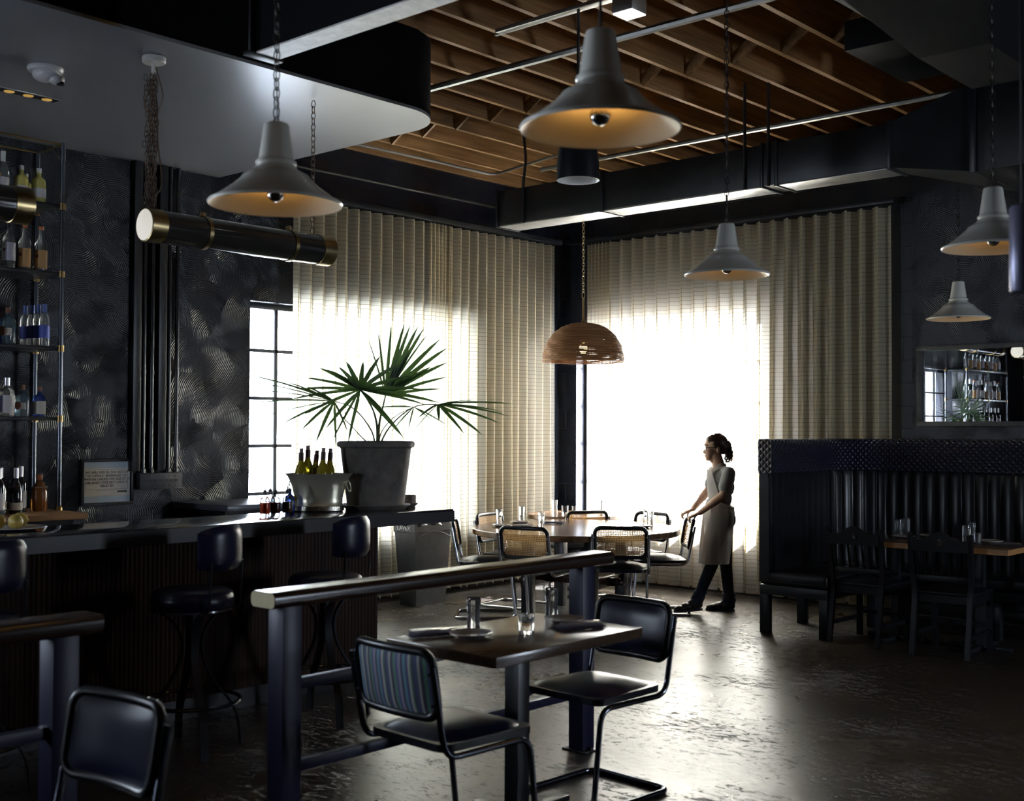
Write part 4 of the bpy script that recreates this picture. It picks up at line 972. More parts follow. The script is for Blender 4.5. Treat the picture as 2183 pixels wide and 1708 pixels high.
bm = NB(); ellip(bm, (0, 0, .12), (.035, .035, .05)); obj('bulb', bm, m_bulb_lit, t)

t = thing('can_light', 'black cylindrical can light with white inside hanging behind the largest pendant', 'lamp', (-4.37, 5.46, 3.045))
bm = NB(); lathe(bm, [(0, .30), (.075, .30), (.092, .285), (.112, .20), (.124, .10), (.127, 0), (.124, 0)], seg=44); obj('housing', bm, m_steel_black, t, ang=50)
bm = NB(); lathe(bm, [(.124, .0), (.121, .004), (.105, .14), (.06, .18), (0, .19)], seg=40); obj('reflector', bm, pm('white_reflector', (.75, .75, .74), rough=.3), t, ang=50)
bm = NB(); tube(bm, [(0, 0, .30), (0, 0, 1.02)], .009, seg=8); obj('stem', bm, m_steel_black, t)

sc_ = thing('security_camera', 'white dome security camera under the bar soffit', 'camera', (-6.52, 3.27, 3.64))
m_wp = pm('white_plastic', (.66, .65, .66), rough=.3)
bm = NB(); lathe(bm, [(0, 0), (.098, 0), (.100, -.012), (.090, -.024), (0, -.024)], seg=36); obj('mount_ring', bm, m_wp, sc_)
bm = NB(); ellip(bm, (0, 0, -.038), (.082, .068, .042)); ellip(bm, (.045, .045, -.066), (.045, .045, .030)); obj('camera_body', bm, m_wp, sc_)
bm = NB(); lathe(bm, [(0, 0), (.020, 0), (.022, -.018), (0, -.020)], (0.062, .060, -.080), 18); obj('lens', bm, m_steel_black, sc_)
rl = thing('recessed_light', 'slim rectangular recessed light with amber lamps in the bar soffit', 'light', (-7.115, 3.46, 3.64))
bm = NB(); box(bm, -.05, .05, -.20, .20, -.008, 0, bev=.002); obj('trim_frame', bm, pm('silver_trim', (.45, .44, .40), rough=.3, metal=.6), rl)
bm = NB(); box(bm, -.036, .036, -.185, .185, -.0095, -.008); obj('well', bm, m_steel_black, rl, smooth=False)
for k in (-1, 0, 1):
    bm = NB(); lathe(bm, [(0, -.0125), (.028, -.0125), (.032, -.0095), (0, -.0095)], (0, k * .12, 0), 18); obj('lamp_lens', bm, pm('amber_lens', (.5, .3, .08), rough=.3, emit=(1, .6, .15), es=.12), rl)
bm = NB(); t = thing('hanging_cylinder', 'lavender grey vertical cylinder light hanging at the right picture edge', 'lamp', (-1.02, 3.03, 1.925))
lathe(bm, [(0, 0), (.028, 0), (.030, .004), (.030, .205), (.026, .212), (0, .212)], seg=28); obj('cylinder_body', bm, pm('lavender_grey_metal', (.16, .16, .24), rough=.3, metal=.4), t)
bm = NB(); tube(bm, [(0, 0, .21), (0, 0, 1.475)], .003, seg=6); obj('cable', bm, m_cord, t)

# ============================================================ things on the bar
BARZ = 1.07
m_clay = pm('weathered_clay', (.15, .135, .12), rough=.75, var=.4, vscale=9, bump=.25, bscale=30)
t = thing('palm_pot', 'large dark weathered clay pot standing on the bar', 'pot', (-5.76, 5.13, BARZ))
bm = NB(); lathe(bm, [(0, .012), (.180, .012), (.184, .03), (.226, .385), (.232, .392), (.245, .396), (.250, .412), (.245, .428), (.232, .432), (.222, .425), (.215, .36), (0, .36)], seg=56); obj('pot_body', bm, m_clay, t, ang=50)
bm = NB(); lathe(bm, [(0, 0), (.19, 0), (.225, .026), (.220, .030), (.19, .010), (0, .010)], seg=48); obj('saucer', bm, m_clay, t)
bm = NB(); lathe(bm, [(0, .395), (.12, .39), (.217, .375), (.217, .362), (0, .362)], seg=32); obj('soil', bm, pm('dark_soil', (.02, .014, .01), rough=.95, bump=.8, bscale=60, bdist=.01), t)
# palm: fan leaves on long stems
m_frond = pm('palm_leaf', (.035, .065, .030), rough=.42, spec=.5, var=.3, vscale=12)
def leafy(m):
    n, l = m.node_tree.nodes, m.node_tree.links; b = n['Principled BSDF']; out = n['Material Output']
    tl = n.new('ShaderNodeBsdfTranslucent'); tl.inputs['Color'].default_value = (.10, .19, .04, 1)
    mx = n.new('ShaderNodeMixShader'); mx.inputs[0].default_value = .22; l.new(b.outputs[0], mx.inputs[1]); l.new(tl.outputs[0], mx.inputs[2]); l.new(mx.outputs[0], out.inputs['Surface'])
leafy(m_frond)
m_stem = pm('palm_stem', (.09, .12, .05), rough=.5)
palm = thing('fan_palm', 'spiky green fan palm growing in the clay pot on the bar', 'plant', (-5.76, 5.13, BARZ + .39), YAW)
def PX(px, py, d=0): return Vector(((px - 794) / 333, d, (1080 - py) / 333 - .39))
def fan(c, tips, nrm, tilt_w=.0145, seedk=0, grow=1.05):
    """leaflets from the heart c out to each tip, folded lengthwise and webbed near the heart"""
    rr = random.Random(seedk); bm = NB(); n_ = Vector(nrm).normalized()
    for (tip, wk) in tips:
        d = (tip - c) * grow; L = d.length; ax = d.normalized(); sd = ax.cross(n_).normalized(); w = tilt_w * wk
        prof = ((0, .16), (.08, .55), (.22, .95), (.38, 1.0), (.6, .86), (.84, .58), (1.0, .06)); rows = []
        for (s_, ww) in prof:
            droop = Vector((0, 0, -1)) * (L * .07 * s_ ** 2.4); p = c + ax * (L * s_) + droop; fold = n_ * (w * ww * .45)
            rows.append((bm.verts.new(p + sd * (w * ww) + fold), bm.verts.new(p), bm.verts.new(p - sd * (w * ww) + fold)))
        for a, b_ in zip(rows[:-1], rows[1:]):
            bm.faces.new((a[0], a[1], b_[1], b_[0])); bm.faces.new((a[1], a[2], b_[2], b_[1]))
    o = obj('fan_leaf', bm, m_frond, palm, ang=80); return o
fans = [
 (PX(765, 828, -.12), [(PX(*q[:2], q[2]), q[3]) for q in ((650, 795, -.1, .8), (680, 776, -.14, .9), (702, 783, -.2, 1), (725, 778, -.22, 1), (742, 768, -.25, 1.1), (776, 768, -.25, 1.1), (808, 756, -.22, 1.1), (845, 770, -.2, 1.1), (872, 792, -.18, 1), (887, 818, -.15, 1), (924, 842, -.1, 1), (895, 848, -.1, .8), (855, 915, -.2, 1.2), (830, 880, -.3, .7), (745, 930, -.22, .8), (698, 902, -.2, .9), (650, 872, -.15, .8), (625, 838, -.12, .8), (640, 818, -.1, .8), (710, 925, -.16, .6))], (0, -1, .45)),
 (PX(812, 838, .05), [(PX(*q[:2], q[2]), q[3]) for q in ((794, 693, .10, .6), (774, 712, .1, .4), (821, 677, .12, .8), (848, 676, .12, 1), (861, 679, .1, 1), (877, 682, .1, 1.1), (889, 686, .1, 1), (899, 695, .1, .5), (923, 708, .1, 1.1), (937, 727, .1, 1.1), (938, 758, .1, 1), (937, 790, .08, .8), (925, 816, .05, .7), (905, 770, .08, 1.1), (860, 740, .09, 1.2))], (.35, -1, .1)),
 (PX(705, 852, -.02), [(PX(*q[:2], q[2]), q[3]) for q in ((540, 790, -.05, 1), (552, 806, -.1, .7), (534, 818, .0, .6), (548, 846, -.1, .9), (575, 872, -.05, .6), (610, 890, -.12, 1.1), (650, 902, -.15, 1), (678, 924, -.15, .9), (714, 930, -.12, .6), (640, 815, .1, .8), (590, 800, .06, .7), (735, 905, -.1, .6))], (.1, -.5, 1)),
 (PX(925, 857, .06), [(PX(*q[:2], q[2]), q[3]) for q in ((1071, 846, .05, 1), (1050, 862, .1, .9), (1064, 870, .0, 1), (1046, 885, -.05, 1.1), (1011, 907, -.08, 1.1), (977, 906, -.1, .9), (931, 884, -.12, .8), (1000, 842, .15, .5), (1020, 845, .15, .5), (890, 880, -.05, .9), (880, 903, .0, .4), (898, 868, .1, .7))], (-.15, -.5, 1)),
 (PX(870, 862, .16), [(PX(*q[:2], q[2]), q[3]) for q in ((820, 912, .2, .4), (905, 885, .25, .4), (790, 858, .2, .5), (940, 895, .2, .4), (858, 905, .2, .4))], (0, -1, .6)),
]
for k, (c, tips, nr_) in enumerate(fans): fan(c, tips, nr_, seedk=k, grow=1.13 if k in (2, 3) else 1.05)
for pts, r in (([PX(797, 950), PX(797, 900), PX(788, 862, -.06), PX(765, 828, -.12)], .009), ([PX(799, 950), PX(800, 900), PX(806, 870, .03), PX(812, 838, .05)], .0085),
               ([PX(793, 950), PX(788, 918), PX(762, 880), PX(735, 858), PX(705, 852, -.02)], .006), ([PX(801, 950), PX(815, 915), PX(845, 880, .05), PX(880, 857, .08), PX(925, 857, .06)], .006),
               ([PX(790, 950, -.03), PX(765, 930), PX(740, 900, -.05), PX(720, 880, -.08)], .005), ([PX(798, 950, .03), PX(800, 915, .1), PX(830, 880, .15), PX(870, 862, .16)], .004)):
    bm = NB(); q = fillet(pts, .08, 4); tube(bm, q, [r * (1 - .45 * i / len(q)) for i in range(len(q))], seg=7); obj('leaf_stem', bm, m_stem, palm)

m_steelb = pm('brushed_champagne_steel', (.80, .75, .58), rough=.32, metal=.75)
t = thing('wine_bucket', 'oval brushed metal wine bucket with flared rim and ring handles on the bar', 'bucket', (-5.857, 4.745, BARZ), YAW)
bm = NB(); lathe(bm, [(0, .006), (.150, .006), (.153, .035), (.148, .040), (.150, .08), (.165, .15), (.195, .215), (.210, .228), (.213, .232), (.206, .230), (.190, .212), (.160, .15), (.145, .06), (0, .05)], seg=64, sy=.68); obj('bucket_body', bm, m_steelb, t, ang=60)
bm = NB(); lathe(bm, [(.150, .0), (.158, .004), (.158, .030), (.150, .036)], seg=64, sy=.68)
obj('foot_band', bm, pm('embossed_silver', (.62, .58, .50), rough=.25, metal=1, bump=1.0, bscale=90, bdist=.003), t)
for s_ in (-1, 1):
    bm = NB(); tube(bm, [(s_ * (.178 + .006 * cos(2 * pi * q / 18)) + s_ * .018 * (1 - sin(2 * pi * q / 18)) * .5, .034 * cos(2 * pi * q / 18), .155 + .036 * sin(2 * pi * q / 18)) for q in range(18)], .0045, seg=6, closed=True); obj('ring_handle', bm, m_steelb, t)
G_wineg = pm('green_gold_wine_glass', (.50, .42, .03), rough=.05, trans=.55, spec=.6)
K_wb = pm('brown_black_foil', (.05, .02, .015), rough=.4); K_grey = pm('grey_pink_foil_tip', (.25, .18, .18), rough=.5)
def white_wine(label):
    w_ = thing('wine_bottle', label, 'bottle', group='white wine bottles in the metal bucket'); bm = NB(); lathe(bm, [(0, 0), (.036, 0), (.038, .01), (.038, .17), (.034, .195), (.018, .235), (.0145, .26), (.0145, .30), (0, .30)], seg=20); obj('glass_body', bm, G_wineg, w_, ang=50)
    bm = NB(); lathe(bm, [(.0150, .245), (.0158, .248), (.0158, .300), (0, .301)], seg=16); f_ = obj('foil', bm, K_wb, w_)
    bm = NB(); lathe(bm, [(0, .300), (.0120, .300), (.0125, .325), (.0, .327)], seg=14); obj('stopper', bm, K_grey, w_); return w_
ww = white_wine('white wine bottle at the left end of the metal bucket')
B0 = Matrix.Translation((-5.857, 4.745, 0)) @ Matrix.Rotation(YAW, 4, 'Z')
def bl(x, y): v = B0 @ Vector((x, y, 0)); return v.x, v.y
for k, (x, y, z, lx, ly, lb_) in enumerate(((-.112, -.02, .062, -.00, .03, ''), (-.078, .02, .080, .05, .0, 'tallest white wine bottle in the metal bucket, second from its left end'), (-.055, .045, .050, .12, .05, 'white wine bottle standing at the back of the metal bucket'),
                                    (.018, -.02, .066, .02, -.04, 'white wine bottle right of the gap in the metal bucket'), (.048, .03, .062, -.06, -.02, 'rightmost white wine bottle in the metal bucket'))):
    o = ww if k == 0 else dup(ww, (0, 0, 0), 0, lb_); o.location = (*bl(x, y), BARZ + z); o.rotation_euler = (lx, ly, k * 1.3)
cp = thing('plastic_cup', 'clear plastic cup with red garnish standing in the metal bucket', 'cup', (*bl(-.018, .055), BARZ + .06)); 
bm = NB(); lathe(bm, [(0, 0), (.020, 0), (.030, .20), (.029, .20), (.019, .003), (0, .003)], seg=20); obj('cup_wall', bm, pm('cloudy_plastic', (.8, .78, .78), rough=.3, trans=.6), cp)
bm = NB(); lathe(bm, [(0, .004), (.019, .004), (.0255, .18), (0, .18)], seg=18); obj('garnish', bm, pm('red_garnish', (.42, .05, .03), rough=.4), cp)
# bitters
def bitters(label, glass, liquid, x, y, s=1.0):
    b_ = thing('bitters_bottle', label, 'bottle', (x, y, BARZ), group='dropper bottles beside the metal bucket'); b_.scale = (s, s, s)
    bm = NB(); lathe(bm, [(0, 0), (.028, 0), (.031, .006), (.031, .075), (.026, .095), (.011, .108), (.009, .128), (0, .128)], seg=22); obj('glass_body', bm, glass, b_, ang=50)
    bm = NB(); lathe(bm, [(0, .004), (.0275, .004), (.0285, .008), (.0285, .070), (0, .070)], seg=20); obj('liquid', bm, liquid, b_)
    bm = NB(); lathe(bm, [(0, .126), (.0115, .126), (.0115, .140), (.004, .144), (.002, .17), (0, .17)], seg=12); obj('pourer', bm, K_black, b_)
GLC = glass_mat('thin_clear_glass', (.93, .95, .96))
bitters('red liquid dropper bottle, leftmost beside the metal bucket', GLC, pm('red_liquid', (.75, .07, .02), rough=.1), -5.84, 4.325)
bitters('dark brown dropper bottle second from left beside the metal bucket', GLC, pm('dark_red_liquid', (.06, .01, .01), rough=.1), -5.83, 4.395)
bitters('dropper bottle of dark amber liquid touching the bucket side', GLC, pm('dark_amber_liquid', (.09, .035, .006), rough=.1), -5.82, 4.475)
bitters('blue glass dropper bottle nearest the bucket', G_blue, pm('blue_liquid', (.05, .1, .4), rough=.1), -5.90, 4.555)
bitters('small dropper bottle standing behind the dark brown one', GLC, pm('olive_liquid', (.06, .05, .01), rough=.1), -5.93, 4.43)
# lemons on a plate
pl = thing('serving_plate', 'white plate under the lemons at the left end of the bar', 'plate', (-5.83, 2.80, BARZ))
bm = NB(); lathe(bm, [(0, 0), (.09, 0), (.15, .012), (.148, .015), (.09, .005), (0, .005)], seg=40); obj('plate_body', bm, pm('white_porcelain', (.60, .58, .58), rough=.15), pl)
m_lemon = pm('lemon_skin', (.55, .42, .10), rough=.4, bump=.3, bscale=120)
for k, (x, y, z, rz, lb_) in enumerate(((-5.87, 2.73, .042, .4, 'lemon nearest the left picture edge on the white plate'), (-5.80, 2.785, .042, 1.2, 'middle lemon on the white plate'), (-5.90, 2.855, .042, 2.2, 'rightmost lemon on the white plate'))):
    bm = NB(); lathe(bm, [(0, -.048), (.006, -.046), (.010, -.040), (.026, -.030), (.036, -.010), (.037, .006), (.028, .028), (.010, .040), (.006, .045), (0, .047)], seg=22, mat=Matrix.Rotation(radians(90), 4, 'X')); o = obj('lemon', bm, m_lemon, loc=(x, y, BARZ + z)); o.rotation_euler = (0, 0, rz); tag(o, lb_, 'fruit', 'lemons on the bar')
# stone beside the pot
t = thing('stone_dish', 'small dark dish at the right foot of the clay pot', 'dish', (-5.77, 5.44, BARZ)); bm = NB(); lathe(bm, [(0, 0), (.035, 0), (.058, .02), (.055, .022), (.033, .006), (0, .006)], seg=24); obj('dish_body', bm, m_clay, t)
bm = NB(); box(bm, -.035, .035, -.028, .028, 0, .065, bev=.008, seg=3)
o = obj('pumice_stone', bm, pm('pumice', (.30, .25, .22), rough=.95, bump=1, bscale=70, bdist=.01), loc=(-5.77, 5.44, BARZ + .012), rotz=.3); tag(o, 'rough grey pumice stone block in the small dish by the clay pot', 'stone')
# ============================================================ slim bin at the end of the bar
t = thing('slim_bin', 'tall slim grey-black rubbish bin with liner beyond the end of the bar', 'bin', (-7.84, 7.56, 0), radians(3))
m_bin = pm('scuffed_grey_plastic', (.035, .036, .040), rough=.42, spec=.5, var=.3, vscale=14, bump=.1, bscale=25)
bm = NB()
a = [(-.10, -.19), (.10, -.19), (.10, .19), (-.10, .19)]; b_ = [(-.128, -.245), (.128, -.245), (.128, .245), (-.128, .245)]
va = [bm.verts.new((x, y, .0)) for x, y in a]; vb = [bm.verts.new((x * .975, y * .975, .655)) for x, y in b_]; vc = [bm.verts.new((x * 1.02, y * 1.02, .66)) for x, y in b_]; vd = [bm.verts.new((x * 1.03, y * 1.03, .745)) for x, y in b_]
for A, B in ((va, vb), (vb, vc), (vc, vd)):
    for k in range(4): bm.faces.new((A[k], A[(k + 1) % 4], B[(k + 1) % 4], B[k]))
bm.faces.new(list(reversed(va))); bm.faces.new(vd); obj('bin_body', bm, m_bin, t, ang=20)
bm = NB()
def bag(u, v): a = 2 * pi * u; r = (abs(cos(a)) ** 6 + abs(sin(a)) ** 6) ** (-1 / 6); return Vector((r * cos(a) * (.136 + .01 * sin(9 * a + 3 * v) * (1 - v)), r * sin(a) * (.258 + .012 * sin(7 * a)), .715 + .065 * v + .008 * sin(11 * a)))
surf(bm, bag, 48, 4, closed_u=True); obj('bin_liner', bm, pm('black_bag', (.02, .02, .022), rough=.25), t)
text_mesh('LAVEX', .055, 'bin_lettering', pm('white_print', (.6, .6, .62), rough=.5), t, Matrix.Translation((0, -.2545, .695)) @ Matrix.Rotation(radians(90), 4, 'X'))
bm = NB(); tube(bm, [(.132, -.23 + .46 * q / 16, .60 + .06 * sin(pi * q / 16)) for q in range(17)], .003, seg=5); obj('embossed_arc', bm, m_bin, t)
# ============================================================ tableware
m_tumbler = pm('water_glass', (.93, .95, .96), rough=.02, trans=.96, spec=.6)
m_plate = pm('stoneware', (.26, .24, .23), rough=.25, coat=.3); m_rim = pm('pale_stoneware', (.42, .38, .36), rough=.25)
m_nap = pm('grey_lavender_linen', (.34, .34, .46), rough=.85); m_nap2 = pm('pale_grey_linen', (.34, .33, .36), rough=.85)
m_cut = pm('cutlery_steel', (.6, .6, .6), rough=.18, metal=1)
def tall_glass(label, group):
    bm = NB(); prof = [(.0275, 0), (.0285, .0), (.0285, .002), (.0275, .03), (.0262, .075), (.0285, .095), (.030, .125), (.0285, .134), (0, .134), (0, .126), (.024, .126), (.0262, .095), (.0242, .075), (.0262, .03), (.0275, 0)]
    lathe(bm, prof, seg=24); o = obj('tall_glass', bm, m_tumbler, ang=60); tag(o, label, 'glass', group); return o
def low_glass(label, group):
    bm = NB(); lathe(bm, [(0, .0), (.029, .0), (.032, .004), (.034, .080), (.0325, .080), (.0300, .016), (0, .014)], seg=24); o = obj('tumbler', bm, m_tumbler, ang=60); tag(o, label, 'glass', group); return o
def plate_(label, group):
    t_ = thing('dinner_plate', label, 'plate', group=group); bm = NB(); lathe(bm, [(0, 0), (.055, 0), (.060, .004), (.086, .016), (.085, .019), (.058, .008), (0, .007)], seg=40); obj('plate_body', bm, m_plate, t_); bm = NB(); lathe(bm, [(.080, .0155), (.088, .018), (.088, .0205), (.082, .0185)], seg=40); obj('plate_rim', bm, m_rim, t_, label='pale glazed rim'); return t_
def napkin_(label, group, m=None):
    t_ = thing('napkin', label, 'napkin', group=group); bm = NB()
    for k in range(4):
        o_ = .002 * k; surf(bm, lambda u, v, k=k: Vector(((u - .5) * (.20 - .006 * k), (v - .5) * (.078 - .004 * k) + .002 * sin(9 * u + k), .004 + .0045 * k + .0025 * sin(6 * u + 2 * k) * sin(pi * v))), 12, 4)
    r = bmesh.ops.solidify(bm, geom=bm.faces[:], thickness=.0035); obj('folded_cloth', bm, m or m_nap, t_, ang=60); return t_
def cutlery_(label, group):
    t_ = thing('cutlery', label, 'cutlery', group=group)
    bm = NB(); tube(bm, [(-.09, -.012, .003), (-.02, -.012, .005), (.03, -.012, .003)], 1, flat=(.008, .003)); tube(bm, [(.03, -.012, .003), (.05, -.012, .002), (.07, -.012, .004)], 1, flat=(.020, .002))
    for j in range(4): tube(bm, [(.068, -.0195 + .005 * j, .004), (.10, -.0195 + .005 * j, .003)], .0013, seg=5)
    obj('fork', bm, m_cut, t_)
    bm = NB(); tube(bm, [(-.09, .012, .003), (.0, .012, .004)], 1, flat=(.009, .005)); tube(bm, [(.0, .012, .003), (.06, .012, .003), (.105, .014, .002)], 1, flat=(.017, .0015)); obj('knife', bm, m_cut, t_); return t_
TZ = .7505
gN = 'place settings on the near square table'
p1 = plate_('stoneware plate at the left place setting of the near square table', gN); p1.location = (-3.31, 3.46, TZ)
dup(p1, (-3.27, 4.00, TZ), 0, 'stoneware plate at the far place setting of the near square table', gN)
g1_ = tall_glass('upturned tall glass at the left of the near square table', gN); g1_.location = (-3.415, 3.585, TZ)
def cp1(o, loc, rz, lb_, g): return dup(o, loc, rz, lb_, g)
cp1(g1_, (-3.375, 4.04, TZ), 0, 'upturned tall glass by the rail post on the near square table', gN)
lg = low_glass('short clear tumbler in the middle of the near square table', gN); lg.location = (-3.195, 3.665, TZ)
n1 = napkin_('crumpled lavender grey napkin left of the plate on the near square table', gN); n1.location = (-3.44, 3.37, TZ); n1.rotation_euler = (0, 0, YAW + .45)
n2 = napkin_('folded lavender grey napkin by the right corner of the near square table', gN); n2.location = (-3.13, 3.93, TZ); n2.rotation_euler = (0, 0, YAW + .45); n2.scale = (1.1, 1.2, .8)
c1 = cutlery_('fork and knife lying on the left napkin of the near square table', gN); c1.location = (-3.44, 3.37, TZ + .024); c1.rotation_euler = (0, 0, YAW + .4)
dup(c1, (-3.13, 3.93, TZ + .021), YAW + .5, 'fork and knife lying on the folded napkin at the right of the near square table', gN)
# large round table
RZ = .7355; gR = 'tableware on the large round table'
for (x, y, lb_) in ((-7.18, 7.86, 'upturned tall glass at the far left of the large round table'), (-7.30, 8.30, 'upturned tall glass near the curtain side of the large round table'), (-6.62, 7.78, 'upturned tall glass behind the left cane chair on the large round table'),
                    (-6.10, 8.65, 'upturned tall glass at the far right of the large round table'), (-6.25, 8.80, 'upturned tall glass by the window on the large round table')):
    cp1(g1_, (x, y, RZ), 0, lb_, gR)
for (x, y, lb_) in ((-6.98, 7.68, 'stoneware plate at the left of the large round table'), (-7.10, 8.05, 'stoneware plate behind the left glasses on the large round table'), (-6.05, 8.45, 'stoneware plate at the right of the large round table')):
    dup(p1, (x, y, RZ), 0, lb_, gR)
for (x, y, rz, lb_) in ((-6.80, 7.72, .9, 'napkin beside the left plate on the large round table'), (-6.88, 8.25, .5, 'napkin in the far left of the large round table'), (-5.98, 8.25, .6, 'napkin at the right edge of the large round table')):
    dup(n1, (x, y, RZ), rz, lb_, gR)
dup(c1, (-6.80, 7.72, RZ + .024), .9, 'fork and knife on the napkin at the left of the large round table', gR)
SZ = .7455; gS = 'tableware on the small round table'
for (x, y, lb_) in ((-7.62, 9.16, 'upturned tall glass at the left of the small round table'), (-7.25, 9.42, 'upturned tall glass at the right of the small round table')): cp1(g1_, (x, y, SZ), 0, lb_, gS)
for (x, y, lb_) in ((-7.52, 9.20, 'short tumbler beside the left tall glass on the small round table'), (-7.42, 9.24, 'short tumbler in the middle of the small round table')): cp1(lg, (x, y, SZ), 0, lb_, gS)

# ============================================================ booth bench
m_booth = pm('booth_black_leather', (.008, .008, .010), rough=.30, spec=.45, bump=.12, bscale=80)
def quilt_mat():
    m, n, l = new_mat('quilted_navy_leather'); b = n['Principled BSDF']; tc = n.new('ShaderNodeTexCoord'); s = n.new('ShaderNodeSeparateXYZ'); l.new(tc.outputs['UV'], s.inputs[0])
    k = pi / .052
    a = math_node(n, l, 'ABSOLUTE', math_node(n, l, 'SINE', math_node(n, l, 'MULTIPLY', math_node(n, l, 'ADD', s.outputs[0], s.outputs[1]), k)))
    c = math_node(n, l, 'ABSOLUTE', math_node(n, l, 'SINE', math_node(n, l, 'MULTIPLY', math_node(n, l, 'SUBTRACT', s.outputs[0], s.outputs[1]), k)))
    h = math_node(n, l, 'POWER', math_node(n, l, 'MINIMUM', a, c), .55); bp = n.new('ShaderNodeBump'); setv(bp, Strength=1.0, Distance=.014); l.new(h, bp.inputs['Height']); l.new(bp.outputs['Normal'], b.inputs['Normal'])
    setv(b, **{'Base Color': (.013, .014, .032, 1), 'Roughness': .34, 'Specular IOR Level': .6}); return m
m_quilt = quilt_mat()
booth = thing('booth_bench', 'tall black leather booth bench with quilted navy top band along the far wall', 'bench', (-4.2, 9.2, 0))
OX, OY = -4.2, 9.2
path = [(-4.75, 8.285), (-4.75, 9.22)] + [(p[0], p[1]) for p in arc_pts((-4.31, 9.22), .44, pi, pi / 2, 10)][1:] + [(-1.5, 9.66)]
pp = [Vector((p[0] - OX, p[1] - OY, 0)) for p in path]; seg_l = [0]
for a, b_ in zip(pp[:-1], pp[1:]): seg_l.append(seg_l[-1] + (b_ - a).length)
LT = seg_l[-1]
def on_path(s_):
    s_ = max(0, min(LT - 1e-6, s_)); i = max(k for k in range(len(pp) - 1) if seg_l[k] <= s_); t_ = (s_ - seg_l[i]) / (seg_l[i + 1] - seg_l[i]); p = pp[i].lerp(pp[i + 1], t_)
    d = (pp[i + 1] - pp[i]).normalized(); return p, Vector((d.y, -d.x, 0))      # normal toward the seats
NS = 460
def sweep(bm, prof, uv=True, s0=0, s1=LT, ns=NS):
    """prof(s) -> list of (offset, z) closed section"""
    rows = []; uvl = bm.loops.layers.uv.verify(); base = prof(0); acc = [0]
    for k in range(1, len(base) + 1): acc.append(acc[-1] + sqrt((base[k % len(base)][0] - base[k - 1][0]) ** 2 + (base[k % len(base)][1] - base[k - 1][1]) ** 2))
    for i in range(ns + 1):
        s_ = s0 + (s1 - s0) * i / ns; p, nn = on_path(s_); rows.append([bm.verts.new(p + nn * o_ + Vector((0, 0, z))) for (o_, z) in prof(s_)])
    n_ = len(base)
    for i in range(ns):
        for k in range(n_):
            f = bm.faces.new((rows[i][k], rows[i][(k + 1) % n_], rows[i + 1][(k + 1) % n_], rows[i + 1][k]))
            for lp, (a, b_) in zip(f.loops, ((i, k), (i, k + 1), (i + 1, k + 1), (i + 1, k))): lp[uvl].uv = (s0 + (s1 - s0) * a / ns, acc[b_])
    bm.faces.new(rows[0]); bm.faces.new(list(reversed(rows[-1])))
bm = NB()
def backprof(s_):
    g = (.022 if s_ > 1.0 else .006) * abs(sin(pi * s_ / .105)) ** .45 if s_ > .03 else 0
    return [(-.055, .40), (.030 + g, .40), (.030 + g, .8), (.028 + g * .9, 1.20), (.02 + g * .6, 1.245), (-.055, 1.245)]
sweep(bm, backprof); obj('channelled_back', bm, m_booth, booth, ang=45)
bm = NB(); sweep(bm, lambda s_: [(-.062, 1.245), (.058, 1.245), (.064, 1.27), (.064, 1.47), (.050, 1.505), (.02, 1.513), (-.03, 1.513), (-.055, 1.50), (-.062, 1.47)], ns=160); obj('quilted_band', bm, m_quilt, booth, ang=60, label='quilted navy leather band')
bm = NB(); prism(bm, rrect(.122, .27, .02, 3), lambda p: Vector((-.55 + p[0], 8.278 - OY, 1.378 + p[1])), lambda p: Vector((-.55 + p[0], 8.29 - OY, 1.378 + p[1]))); 
uvl = bm.loops.layers.uv.verify()
for f in bm.faces:
    for lp in f.loops: lp[uvl].uv = (lp.vert.co.x, lp.vert.co.z)
obj('band_end', bm, m_quilt, booth)
def cushion(name, x0, x1, y0, y1):
    bm = NB(); box(bm, x0 - OX, x1 - OX, y0 - OY, y1 - OY, .375, .485, bev=.03, seg=4); o = obj(name, bm, m_booth, booth, ang=60)
    bm = NB(); zz = .405; tube(bm, [(x0 - OX - .002, y0 - OY - .002, zz), (x1 - OX + .002, y0 - OY - .002, zz), (x1 - OX + .002, y1 - OY, zz)], .004, seg=6); obj('piping', bm, m_booth, o); return o
cushion('seat_cushion', -4.81, -4.235, 8.29, 9.10); cushion('seat_cushion', -4.72, -1.5, 9.10, 9.62)
bm = NB(); box(bm, -4.81 - OX, -4.235 - OX, 8.30 - OY, 9.62 - OY, .30, .375, bev=.003); box(bm, -4.235 - OX, -1.5 - OX, 9.12 - OY, 9.70 - OY, .30, .375, bev=.003); obj('seat_frame', bm, m_steel_black, booth)
for (x, y) in ((-4.775, 8.335), (-4.270, 8.335), (-4.775, 8.93), (-4.27, 9.15), (-3.3, 9.2), (-2.2, 9.2)):
    bm = NB(); box(bm, x - .035 - OX, x + .035 - OX, y - .035 - OY, y + .035 - OY, 0, .30, bev=.002); obj('leg', bm, m_steel_black, booth)

